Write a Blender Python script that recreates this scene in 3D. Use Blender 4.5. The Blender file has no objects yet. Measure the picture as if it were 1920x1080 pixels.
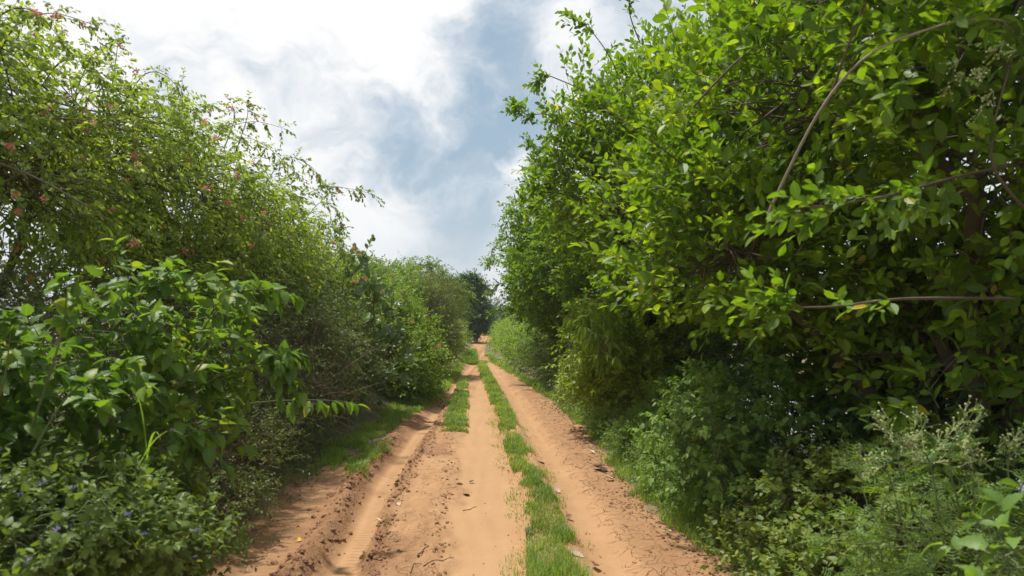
import bpy, math
import numpy as np
from mathutils import Matrix

# ------------------------------------------------------------------ camera, sky, sun
S = bpy.context.scene
COL = S.collection
PX, H0, CAMZ = 1280.0, 600.0, 1.6
cam_d = bpy.data.cameras.new('camera')
cam = bpy.data.objects.new('camera', cam_d); COL.objects.link(cam)
cam.location = (0, 0, CAMZ); cam.rotation_euler = (math.radians(90), 0, 0)
cam_d.lens = 24; cam_d.sensor_width = 36; cam_d.shift_y = (H0 - 540) / 1920
cam_d.clip_start = 0.05; cam_d.clip_end = 6000
cam_d.dof.use_dof = True; cam_d.dof.focus_distance = 9.0; cam_d.dof.aperture_fstop = 3.2
S.camera = cam
S.view_settings.view_transform = 'Standard'; S.view_settings.look = 'None'
S.view_settings.gamma = 1; S.view_settings.use_curve_mapping = False
S.view_settings.exposure = 0.45
S.cycles.max_bounces = 8; S.cycles.transmission_bounces = 6; S.cycles.diffuse_bounces = 4
S.cycles.transparent_max_bounces = 4; S.cycles.glossy_bounces = 2

SUN = np.array([-0.29, 0.21, 0.92]); SUN /= np.linalg.norm(SUN)
sl = bpy.data.lights.new('sun', 'SUN'); sl.energy = 4.4; sl.angle = math.radians(2.5); sl.color = (1, 0.95, 0.86)
so = bpy.data.objects.new('sun', sl); COL.objects.link(so)
from mathutils import Vector
so.rotation_euler = Vector(SUN).to_track_quat('Z', 'Y').to_euler(); so.location = (-10, 5, 20)

world = bpy.data.worlds.new('World'); S.world = world; world.use_nodes = True
wn, wl = world.node_tree.nodes, world.node_tree.links
wn.clear()
def N(t, **k):
    n = wn.new(t)
    for a, b in k.items(): setattr(n, a, b)
    return n
def wmath(op, a, b=None, clamp=False):
    n = N('ShaderNodeMath', operation=op, use_clamp=clamp)
    for i, v in enumerate((a, b)):
        if v is None: continue
        if isinstance(v, (int, float)): n.inputs[i].default_value = v
        else: wl.new(v, n.inputs[i])
    return n.outputs[0]
geo = N('ShaderNodeTexCoord')
DIR = geo.outputs['Generated']
# flattened cloud coordinates: perspective of a layer overhead
warp = N('ShaderNodeTexNoise'); warp.inputs['Scale'].default_value = 6.5; warp.inputs['Detail'].default_value = 5
wl.new(DIR, warp.inputs['Vector'])
wsub = N('ShaderNodeVectorMath', operation='SUBTRACT'); wl.new(warp.outputs['Color'], wsub.inputs[0]); wsub.inputs[1].default_value = (.5, .5, .5)
wsc = N('ShaderNodeVectorMath', operation='SCALE'); wl.new(wsub.outputs[0], wsc.inputs[0]); wsc.inputs['Scale'].default_value = 0.26
wadd = N('ShaderNodeVectorMath', operation='ADD'); wl.new(DIR, wadd.inputs[0]); wl.new(wsc.outputs[0], wadd.inputs[1])
WD = wadd.outputs[0]
mp = N('ShaderNodeMapping'); mp.inputs['Scale'].default_value = (1, 1, 2.0); wl.new(WD, mp.inputs['Vector'])
n1 = N('ShaderNodeTexNoise'); n1.inputs['Scale'].default_value = 5.0; n1.inputs['Detail'].default_value = 9; n1.inputs['Roughness'].default_value = .60
wl.new(mp.outputs[0], n1.inputs['Vector'])
acc = wmath('MULTIPLY', wmath('SUBTRACT', n1.outputs['Fac'], 0.5), 2.4)
acc = wmath('ADD', acc, 0.60)
def dirpx(px, py):
    v = np.array([(px - 960) / PX, 1, (H0 - py) / PX]); return v / np.linalg.norm(v)
for px, py, r, amp in [(955, 40, 160, -.62), (925, 190, 160, -.58), (900, 320, 150, -.45), (880, 430, 110, -.25), (640, 235, 170, -.35), (700, 320, 120, -.3), (760, 290, 110, -.3),
                       (930, 470, 120, -.1), (965, 290, 60, .95), (1080, 70, 100, .8), (620, 320, 120, .75), (740, 410, 120, .65), (800, 330, 60, .35), (520, 60, 520, .35), (780, 60, 120, .25), (200, -100, 700, .3),
                       (740, 150, 90, .25), (1400, -300, 500, .25), (480, 180, 60, -.25), (830, 490, 130, .12)]:
    d = N('ShaderNodeVectorMath', operation='DISTANCE'); wl.new(WD, d.inputs[0]); d.inputs[1].default_value = tuple(dirpx(px, py))
    mr = N('ShaderNodeMapRange', interpolation_type='SMOOTHSTEP')
    wl.new(d.outputs['Value'], mr.inputs['Value'])
    mr.inputs['From Min'].default_value = r / PX; mr.inputs['From Max'].default_value = 0
    mr.inputs['To Min'].default_value = 0; mr.inputs['To Max'].default_value = amp
    acc = wmath('ADD', acc, mr.outputs[0])
cr = N('ShaderNodeMapRange', interpolation_type='SMOOTHSTEP'); wl.new(acc, cr.inputs['Value'])
cr.inputs['From Min'].default_value = -0.05; cr.inputs['From Max'].default_value = 1.12
n2 = N('ShaderNodeTexNoise'); n2.inputs['Scale'].default_value = 3.2; n2.inputs['Detail'].default_value = 6
wl.new(mp.outputs[0], n2.inputs['Vector'])
cc = N('ShaderNodeMixRGB'); cc.inputs[1].default_value = (.54, .58, .63, 1); cc.inputs[2].default_value = (.76, .755, .75, 1)
cs = N('ShaderNodeMapRange'); wl.new(wmath('ADD', n2.outputs['Fac'], wmath('MULTIPLY', acc, .22)), cs.inputs['Value'])
cs.inputs['From Min'].default_value = .42; cs.inputs['From Max'].default_value = .74
wl.new(cs.outputs[0], cc.inputs[0])
# the sun behind thin cloud brightens the veil around it
sky = N('ShaderNodeTexSky', sky_type='NISHITA'); sky.sun_disc = False
sky.sun_elevation = math.asin(SUN[2]); sky.sun_rotation = math.atan2(SUN[0], SUN[1])
sky.air_density = 1.0; sky.dust_density = 2.5; sky.ozone_density = 1.0
skm = N('ShaderNodeVectorMath', operation='SCALE'); wl.new(sky.outputs[0], skm.inputs[0]); skm.inputs['Scale'].default_value = 0.08
veil = N('ShaderNodeMixRGB'); veil.inputs[0].default_value = 0.62; veil.inputs[2].default_value = (.31, .42, .50, 1)
wl.new(skm.outputs[0], veil.inputs[1])
mix = N('ShaderNodeMixRGB'); wl.new(cr.outputs[0], mix.inputs[0]); wl.new(veil.outputs[0], mix.inputs[1]); wl.new(cc.outputs[0], mix.inputs[2])
sxyz = N('ShaderNodeSeparateXYZ'); wl.new(DIR, sxyz.inputs[0])
hzr = N('ShaderNodeMapRange', interpolation_type='SMOOTHSTEP'); wl.new(sxyz.outputs['Z'], hzr.inputs['Value'])
hzr.inputs['From Min'].default_value = .22; hzr.inputs['From Max'].default_value = 0.0; hzr.inputs['To Max'].default_value = .75
hmix = N('ShaderNodeMixRGB'); wl.new(hzr.outputs[0], hmix.inputs[0]); wl.new(mix.outputs[0], hmix.inputs[1]); hmix.inputs[2].default_value = (.52, .56, .61, 1); mix = hmix
bg = N('ShaderNodeBackground'); wl.new(mix.outputs[0], bg.inputs['Color']); bg.inputs['Strength'].default_value = 1.0
wo = N('ShaderNodeOutputWorld'); wl.new(bg.outputs[0], wo.inputs['Surface'])

# ------------------------------------------------------------------ helpers
def nz(v, ax=-1):
    return v / np.maximum(np.linalg.norm(v, axis=ax, keepdims=True), 1e-9)
def hash2(ix, iy, s):
    h = (ix.astype(np.int64) * 374761393 + iy.astype(np.int64) * 668265263 + s * 1442695041) & 0xFFFFFFFF
    h = ((h ^ (h >> 13)) * 1274126177) & 0xFFFFFFFF
    return ((h ^ (h >> 16)) & 0xFFFFFF) / float(0xFFFFFF)
def vn(x, y, s=0):
    x = np.asarray(x, float); y = np.asarray(y, float)
    ix, iy = np.floor(x), np.floor(y); fx, fy = x - ix, y - iy
    fx = fx * fx * (3 - 2 * fx); fy = fy * fy * (3 - 2 * fy)
    a, b, c, d = hash2(ix, iy, s), hash2(ix + 1, iy, s), hash2(ix, iy + 1, s), hash2(ix + 1, iy + 1, s)
    return (a * (1 - fx) + b * fx) * (1 - fy) + (c * (1 - fx) + d * fx) * fy
def fbm(x, y, oct=4, s=0):
    t, a, n = 0, 1, 0
    for i in range(oct):
        t = t + a * (vn(x * 2 ** i, y * 2 ** i, s + i * 7) - .5); n += a; a *= .5
    return t / n * 2
def sst(a, b, x):
    t = np.clip((x - a) / (b - a), 0, 1); return t * t * (3 - 2 * t)
def W(px, py, Y): return np.array([(px - 960) / PX * Y, Y, CAMZ + (H0 - py) / PX * Y])
def GY(py): return CAMZ * PX / (py - H0)
def gline(pts):
    pts = sorted((GY(py), (px - 960) / PX * GY(py)) for px, py in pts)
    ys, xs = [p[0] for p in pts], [p[1] for p in pts]
    return lambda Y: np.interp(Y, ys, xs)

def mesh_from(name, V, F, data=None, smooth=False, mat=None):
    me = bpy.data.meshes.new(name)
    V = np.ascontiguousarray(V, np.float32); F = np.ascontiguousarray(F, np.int32)
    n = F.shape[1]
    me.vertices.add(len(V)); me.vertices.foreach_set('co', V.ravel())
    me.loops.add(F.size); me.loops.foreach_set('vertex_index', F.ravel())
    me.polygons.add(len(F)); me.polygons.foreach_set('loop_start', np.arange(0, F.size, n, dtype=np.int32))
    me.polygons.foreach_set('loop_total', np.full(len(F), n, np.int32))
    me.polygons.foreach_set('use_smooth', np.full(len(F), smooth))
    if data is not None:
        a = me.attributes.new('ld', 'FLOAT_VECTOR', 'POINT')
        a.data.foreach_set('vector', np.ascontiguousarray(data, np.float32).ravel())
    if mat: me.materials.append(mat)
    me.update()
    return me
def link(name, me, parent=None, loc=None, **props):
    o = bpy.data.objects.new(name, me); COL.objects.link(o)
    if parent is not None: o.parent = parent
    if loc is not None: o.location = loc
    for k, v in props.items(): o[k] = v
    return o
def empty(name, loc, label, cat, group=None):
    o = bpy.data.objects.new(name, None); COL.objects.link(o); o.location = [float(v) for v in loc]; o.empty_display_size = .2
    o['label'] = label; o['category'] = cat
    if group: o['group'] = group
    return o

def tubes(P, R, sides=4):
    """P (K,S,3) centre lines, R (K,S) radii -> verts, tris"""
    P = np.asarray(P, float); R = np.asarray(R, float)
    K, Sg, _ = P.shape
    T = np.gradient(P, axis=1); T = nz(T)
    up = np.where(np.abs(T[:, :1, 2:3]) > .9, np.array([1., 0, 0]), np.array([0, 0, 1.]))
    A = nz(np.cross(T, np.broadcast_to(up, T.shape))); B = np.cross(T, A)
    an = np.arange(sides) / sides * 2 * np.pi
    V = P[:, :, None] + R[:, :, None, None] * (A[:, :, None] * np.cos(an)[:, None] + B[:, :, None] * np.sin(an)[:, None])
    V = V.reshape(-1, 3)
    k, s, a = np.meshgrid(np.arange(K), np.arange(Sg - 1), np.arange(sides), indexing='ij')
    b0 = (k * Sg + s) * sides
    i0, i1 = b0 + a, b0 + (a + 1) % sides; i2, i3 = i0 + sides, i1 + sides
    F = np.concatenate([np.stack([i0, i1, i3], -1).reshape(-1, 3), np.stack([i0, i3, i2], -1).reshape(-1, 3)])
    return V, F
class Acc:
    def __init__(s): s.V, s.F, s.D, s.n = [], [], [], 0
    def add(s, V, F, D=None):
        s.V.append(V); s.F.append(F + s.n); s.n += len(V)
        s.D.append(D if D is not None else np.full((len(V), 3), .5))
    def mesh(s, name, mat, smooth=False):
        return mesh_from(name, np.concatenate(s.V), np.concatenate(s.F), np.concatenate(s.D), smooth, mat)

# ------------------------------------------------------------------ materials
def mat_new(name):
    m = bpy.data.materials.new(name); m.use_nodes = True; nt = m.node_tree; nt.nodes.clear(); return m, nt.nodes, nt.links
def mnode(ns, t, **k):
    n = ns.new(t)
    for a, b in k.items(): setattr(n, a, b)
    return n
def lin(c):
    return tuple(((v / 255 / 12.92) if v / 255 <= .04045 else ((v / 255 + .055) / 1.055) ** 2.4) for v in c) + (1,)
def leaf_mat(name, stops, trans=.4, rough=.48, veins=0.0, objrand=False, tint=(1.5, 1.5, .45), spec=.35, back=.25):
    m, ns, ls = mat_new(name)
    at = mnode(ns, 'ShaderNodeAttribute', attribute_name='ld'); sp = mnode(ns, 'ShaderNodeSeparateXYZ'); ls.new(at.outputs['Vector'], sp.inputs[0])
    ramp = mnode(ns, 'ShaderNodeValToRGB'); cr = ramp.color_ramp
    while len(cr.elements) < len(stops): cr.elements.new(.5)
    for e, (p, c) in zip(cr.elements, stops): e.position = p; e.color = tuple(c) + (1,)
    if objrand:
        oi = mnode(ns, 'ShaderNodeObjectInfo'); 
        pw = mnode(ns, 'ShaderNodeMath', operation='POWER'); ls.new(oi.outputs['Random'], pw.inputs[0]); pw.inputs[1].default_value = 110
        m1 = mnode(ns, 'ShaderNodeMath', operation='MULTIPLY_ADD'); ls.new(oi.outputs['Random'], m1.inputs[0]); m1.inputs[1].default_value = .62; m1.inputs[2].default_value = .14
        m2 = mnode(ns, 'ShaderNodeMath', operation='MULTIPLY_ADD'); ls.new(pw.outputs[0], m2.inputs[0]); m2.inputs[1].default_value = .26; ls.new(m1.outputs[0], m2.inputs[2])
        ls.new(m2.outputs[0], ramp.inputs[0])
    else: ls.new(sp.outputs['Z'], ramp.inputs[0])
    col = ramp.outputs[0]
    def mm(op, a, b):
        n = mnode(ns, 'ShaderNodeMath', operation=op)
        for i, v in enumerate((a, b)):
            if v is None: continue
            if isinstance(v, (int, float)): n.inputs[i].default_value = v
            else: ls.new(v, n.inputs[i])
        return n.outputs[0]
    # blotches
    tc = mnode(ns, 'ShaderNodeTexCoord'); no = mnode(ns, 'ShaderNodeTexNoise'); no.inputs['Scale'].default_value = 35; no.inputs['Detail'].default_value = 3
    ls.new(tc.outputs['Object'], no.inputs['Vector'])
    hs = mnode(ns, 'ShaderNodeHueSaturation'); ls.new(col, hs.inputs['Color'])
    ls.new(mm('ADD', mm('MULTIPLY', no.outputs['Fac'], .7), .65), hs.inputs['Value'])
    col = hs.outputs[0]
    n3 = mnode(ns, 'ShaderNodeTexNoise'); n3.inputs['Scale'].default_value = 110; n3.inputs['Detail'].default_value = 2; ls.new(tc.outputs['Object'], n3.inputs['Vector'])
    sr = mnode(ns, 'ShaderNodeMapRange'); ls.new(n3.outputs['Fac'], sr.inputs['Value']); sr.inputs['From Min'].default_value = .66; sr.inputs['From Max'].default_value = .74; sr.inputs['To Max'].default_value = .7
    spm = mnode(ns, 'ShaderNodeMixRGB'); ls.new(sr.outputs[0], spm.inputs[0]); ls.new(col, spm.inputs[1]); spm.inputs[2].default_value = (.20, .12, .04, 1); col = spm.outputs[0]
    if veins > 0:
        ax = mm('ABSOLUTE', sp.outputs['X'], None)
        mid = mm('LESS_THAN', ax, .07)
        w = mm('SINE', mm('MULTIPLY', mm('SUBTRACT', sp.outputs['Y'], mm('MULTIPLY', ax, .16)), 52.), None)
        sv = mm('MULTIPLY', mm('GREATER_THAN', w, .9), .55)
        f = mm('MULTIPLY', mm('MAXIMUM', mid, sv), veins)
        mx = mnode(ns, 'ShaderNodeMixRGB'); ls.new(f, mx.inputs[0]); ls.new(col, mx.inputs[1]); mx.inputs[2].default_value = (.22, .30, .08, 1)
        col = mx.outputs[0]
    g = mnode(ns, 'ShaderNodeNewGeometry')
    bk = mnode(ns, 'ShaderNodeMixRGB'); ls.new(mm('MULTIPLY', g.outputs['Backfacing'], back), bk.inputs[0]); ls.new(col, bk.inputs[1]); bk.inputs[2].default_value = (.16, .22, .11, 1)
    pb = mnode(ns, 'ShaderNodeBsdfPrincipled'); ls.new(bk.outputs[0], pb.inputs['Base Color'])
    pb.inputs['Roughness'].default_value = rough; pb.inputs['Specular IOR Level'].default_value = spec
    tr = mnode(ns, 'ShaderNodeBsdfTranslucent'); tm = mnode(ns, 'ShaderNodeMixRGB', blend_type='MULTIPLY'); tm.inputs[0].default_value = 1
    ls.new(col, tm.inputs[1]); tm.inputs[2].default_value = (tint[0], tint[1], tint[2], 1)
    ls.new(tm.outputs[0], tr.inputs['Color'])
    mx = mnode(ns, 'ShaderNodeMixShader'); mx.inputs[0].default_value = trans; ls.new(pb.outputs[0], mx.inputs[1]); ls.new(tr.outputs[0], mx.inputs[2])
    out = mnode(ns, 'ShaderNodeOutputMaterial'); ls.new(mx.outputs[0], out.inputs['Surface'])
    return m
def bark_mat(name, c1, c2, scale=12, rough=.9):
    m, ns, ls = mat_new(name)
    tc = mnode(ns, 'ShaderNodeTexCoord'); no = mnode(ns, 'ShaderNodeTexNoise'); no.inputs['Scale'].default_value = scale; no.inputs['Detail'].default_value = 6
    ls.new(tc.outputs['Object'], no.inputs['Vector'])
    mx = mnode(ns, 'ShaderNodeMixRGB'); ls.new(no.outputs['Fac'], mx.inputs[0]); mx.inputs[1].default_value = tuple(c1) + (1,); mx.inputs[2].default_value = tuple(c2) + (1,)
    pb = mnode(ns, 'ShaderNodeBsdfPrincipled'); ls.new(mx.outputs[0], pb.inputs['Base Color']); pb.inputs['Roughness'].default_value = rough
    bp = mnode(ns, 'ShaderNodeBump'); bp.inputs['Strength'].default_value = .5; ls.new(no.outputs['Fac'], bp.inputs['Height']); ls.new(bp.outputs[0], pb.inputs['Normal'])
    out = mnode(ns, 'ShaderNodeOutputMaterial'); ls.new(pb.outputs[0], out.inputs['Surface'])
    return m
SP = {  # species: leaf colour from darkest to yellowing (linear albedo), share of light passing through
 'creeper': ([(0, (.08, .12, .03)), (.35, (.15, .22, .045)), (.7, (.24, .33, .06)), (.92, (.32, .38, .08)), (1, (.42, .32, .10))], .52),
 'broad':   ([(0, (0.060, 0.126, 0.026)), (.5, (0.102, 0.198, 0.031)), (.85, (0.180, 0.288, 0.036)), (1, (0.336, 0.360, 0.048))], .48),
 'tree':    ([(0, (0.052, 0.111, 0.008)), (.4, (0.104, 0.202, 0.010)), (.75, (0.169, 0.280, 0.014)), (.95, (0.273, 0.377, 0.020)), (1, (0.520, 0.390, 0.040))], .50),
 'tree2':   ([(0, (0.052, 0.098, 0.014)), (.5, (0.098, 0.172, 0.018)), (.85, (0.172, 0.253, 0.023)), (1, (0.322, 0.333, 0.046))], .45),
 'grey':    ([(0, (0.099, 0.165, 0.088)), (.5, (0.143, 0.226, 0.110)), (1, (0.198, 0.286, 0.132))], .25),
 'lime':    ([(0, (0.077, 0.143, 0.017)), (.5, (0.143, 0.237, 0.022)), (1, (0.264, 0.341, 0.033))], .46),
 'olive':   ([(0, (.075, .095, .03)), (.5, (.12, .145, .042)), (.85, (.15, .185, .05)), (1, (.20, .14, .07))], .35),
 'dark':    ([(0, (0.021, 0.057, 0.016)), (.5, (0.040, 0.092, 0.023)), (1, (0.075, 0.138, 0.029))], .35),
 'far':     ([(0, (.05, .085, .045)), (.5, (.075, .12, .06)), (1, (.10, .15, .075))], .3),  # not a species: distance haze painted in as paler, bluer leaves
 'bramble': ([(0, (0.061, 0.088, 0.029)), (.5, (0.105, 0.154, 0.042)), (.85, (0.165, 0.220, 0.061)), (1, (0.209, 0.143, 0.066))], .38),
 'cover':   ([(0, (.075, .125, .028)), (.5, (.135, .205, .042)), (.9, (.20, .27, .055)), (1, (.28, .28, .07))], .42),
 'weed':    ([(0, (0.088, 0.165, 0.039)), (.5, (0.154, 0.264, 0.055)), (1, (0.242, 0.363, 0.088))], .44),
 'grass':   ([(0, (0.088, 0.165, 0.026)), (.5, (0.176, 0.286, 0.044)), (.88, (0.264, 0.385, 0.066)), (.97, (0.374, 0.330, 0.143)), (1, (0.440, 0.363, 0.198))], .45),
 'dry':     ([(0, (.09, .055, .035)), (.6, (.22, .15, .09)), (1, (.42, .33, .22))], .2),
}
LM = {k: leaf_mat('leaf_' + k, v[0], v[1], veins=(.0 if k in ('grass', 'dry', 'far', 'dark', 'olive') else .35)) for k, v in SP.items()}
LMO = {k: leaf_mat('leaf_single_' + k, SP[k][0], SP[k][1], veins=.4, objrand=True) for k in ('creeper', 'dark', 'broad', 'tree', 'weed', 'grey', 'lime', 'cover', 'bramble')}
BARK = bark_mat('bark_brown', (.07, .05, .035), (.16, .12, .085))
BARKP = bark_mat('bark_pale', (.20, .17, .13), (.36, .32, .25))
TWIG = bark_mat('twig_dry', (.10, .075, .055), (.24, .19, .14), 30)
STEMV = bark_mat('vine_stem', (.07, .075, .03), (.15, .14, .06), 20)
STEMG = bark_mat('stem_green', (.06, .10, .03), (.14, .17, .06), 20)
STEMR = bark_mat('stem_reddish', (.10, .055, .04), (.17, .10, .06), 20)

# ------------------------------------------------------------------ ground
XL = gline([(380, 1080), (430, 1000), (480, 960), (560, 920), (625, 880), (700, 845), (760, 805), (800, 770), (835, 735), (862, 705), (868, 690), (862, 680), (875, 668), (893, 655), (897, 645), (899, 636), (902, 628)])
XR = gline([(1370, 1080), (1290, 1010), (1210, 960), (1175, 910), (1130, 860), (1085, 800), (1030, 755), (990, 725), (955, 702), (928, 683), (912, 668), (907, 655), (914, 645), (915, 636), (914, 628)])
L1 = gline([(585, 1080), (640, 1000), (690, 905), (735, 850), (775, 800), (830, 745), (860, 705)])
L2 = gline([(690, 1080), (725, 960), (765, 880), (790, 840), (820, 790), (850, 740)])
L3 = gline([(835, 1080), (842, 960), (855, 880), (850, 840), (852, 800)])
BL = gline([(985, 1080), (985, 1000), (980, 940), (950, 860), (932, 800), (915, 750), (900, 710), (893, 685)])
BR = gline([(1112, 1080), (1075, 1000), (1048, 940), (1008, 860), (975, 800), (952, 750), (928, 712), (913, 685)])
AL = gline([(826, 812), (832, 790), (845, 755), (858, 722)])
AR = gline([(876, 812), (878, 760), (877, 722)])

def rough_bits(x, y):
    a = np.abs(fbm(x * 9, y * 6, 3, 5)); b = fbm(x * 22, y * 14, 2, 9)
    return a * .7 + b * .3
def WOB(x, y): return .16 * fbm(x * 1.4, y * 1.1, 3, 14) + .06 * fbm(x * 7, y * 5, 2, 15)
def track_z(x, y):
    x = np.asarray(x, float); y = np.asarray(y, float)
    d1, d2, d3 = x - L1(y), x - L2(y), x - L3(y) + WOB(x, y)
    w1 = sst(13, 6.5, y)
    z = .014 * fbm(x * 1.3, y * .8, 3, 3) + .004 * fbm(x * 10, y * 7, 3, 4)
    lim = .55 + .45 * sst(20, 9, y)
    # left wheel rut between the two lips
    z = z - .045 * lim * sst(-.02, .10, d1) * sst(.06, -.10, d2)
    # churned lip on the left of the rut
    wob = .05 * fbm(y * 2.2, y * 0, 3, 11)
    lip = np.exp(-((d1 + .10 + wob) / .085) ** 2) * sst(.02, -.03, d1 + wob * .5)
    z = z + w1 * lip * (.035 + .055 * np.clip(rough_bits(x * 1.2, y * 1.2) + .25, 0, 1))
    z = z + sst(0, -.12, d1) * (.03 + .012 * fbm(x * 7, y * 5, 4, 21)) + .02 * sst(-.2, -.9, d1)
    # tyre grooves on the left shelf
    z = z - .012 * w1 * np.exp(-((d1 + .42) / .05) ** 2) - .010 * w1 * np.exp(-((d1 + .62) / .04) ** 2)
    # second lip with clods, then rough churned soil up to the smooth middle track
    wob2 = .06 * fbm(y * 1.7, y * 0 + 4, 3, 12)
    w2 = sst(22, 8, y)
    z = z + w2 * np.exp(-((d2 + wob2) / .045) ** 2) * (.02 + .11 * np.clip(rough_bits(x, y) + .1, 0, 1))
    rz = sst(-.05, .06, d2) * sst(.08, -.10, d3) * sst(-.5, .35, fbm(x * 1.5, y * 1.0, 3, 17))
    z = z + w2 * rz * (.008 + .055 * rough_bits(x * .6 + 3, y * .5) + .010 * fbm(x * 26, y * 20, 2, 31))
    z = z + w2 * .018 * np.exp(-((d3 + .03) / .05) ** 2) * np.clip(.3 + fbm(x * 12, y * 7, 2, 33), 0, 1)
    # smooth middle
    c = sst(-.03, .1, d3) * sst(.05, -.1, x - BL(y))
    z = z - .012 * c - .003 * c * np.sin((x - L3(y)) * 38 + 3 * fbm(x * 2, y, 2, 19)) * (.5 + fbm(x * 3, y * .6, 2, 18))
    # right rut and dried mud
    dr = x - BR(y)
    z = z - .030 * np.exp(-((dr - .16) / .13) ** 2)
    z = z - .012 * sst(6.5, 9.5, y) * np.exp(-((dr - .22) / .06) ** 2)
    mud = sst(.22, .38, dr)
    z = z + mud * (.018 + .010 * fbm(x * 5, y * 4, 4, 41) + .012 * np.abs(fbm(x * 3, y * 2.2, 3, 44)))
    z = z + .012 * w1 * np.exp(-((dr - .34) / .03) ** 2) * np.clip(.4 + fbm(x * 8, y * 6, 2, 46), 0, 1)
    # raised grassy strips
    z = z + .035 * sst(-.05, .08, x - BL(y)) * sst(.05, -.08, x - BR(y)) * sst(27, 23, y)
    z = z + .02 * sst(-.04, .06, x - AL(y)) * sst(.04, -.06, x - AR(y)) * sst(9.2, 10, y) * sst(20, 17, y)
    # the far track dips and climbs a little
    z = z + .06 * sst(30, 60, y)
    return z
def ground_z(x, y):
    x = np.asarray(x, float); y = np.asarray(y, float)
    e = .06 * fbm(x * 3, y * 3, 3, 61)
    dl, dr = XL(y) - x + e, x - XR(y) + e
    near = sst(75, 55, y)
    z = -.12 + .14 * np.maximum(sst(-.12, .1, dl), sst(-.12, .1, dr)) + .02
    z = np.where(y > 68, np.maximum(z, .1), z)
    z = z + near * .62 * sst(.35, 1.7, dl) * sst(7, 3.2, dl)
    z = z + near * (.06 * sst(.1, .8, dr) - .50 * sst(1.6, 4.5, dr) * sst(32, 22, y) * sst(45, 30, dr) * sst(-14, -6, y))
    z = z + .04 * fbm(x * .8, y * .8, 4, 71) * np.maximum(sst(0, .5, dl), sst(0, .5, dr))
    return z
def hz(x, y):
    return np.maximum(track_z(x, y) + np.where(y > 70, -9, 0), ground_z(x, y))

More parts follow.
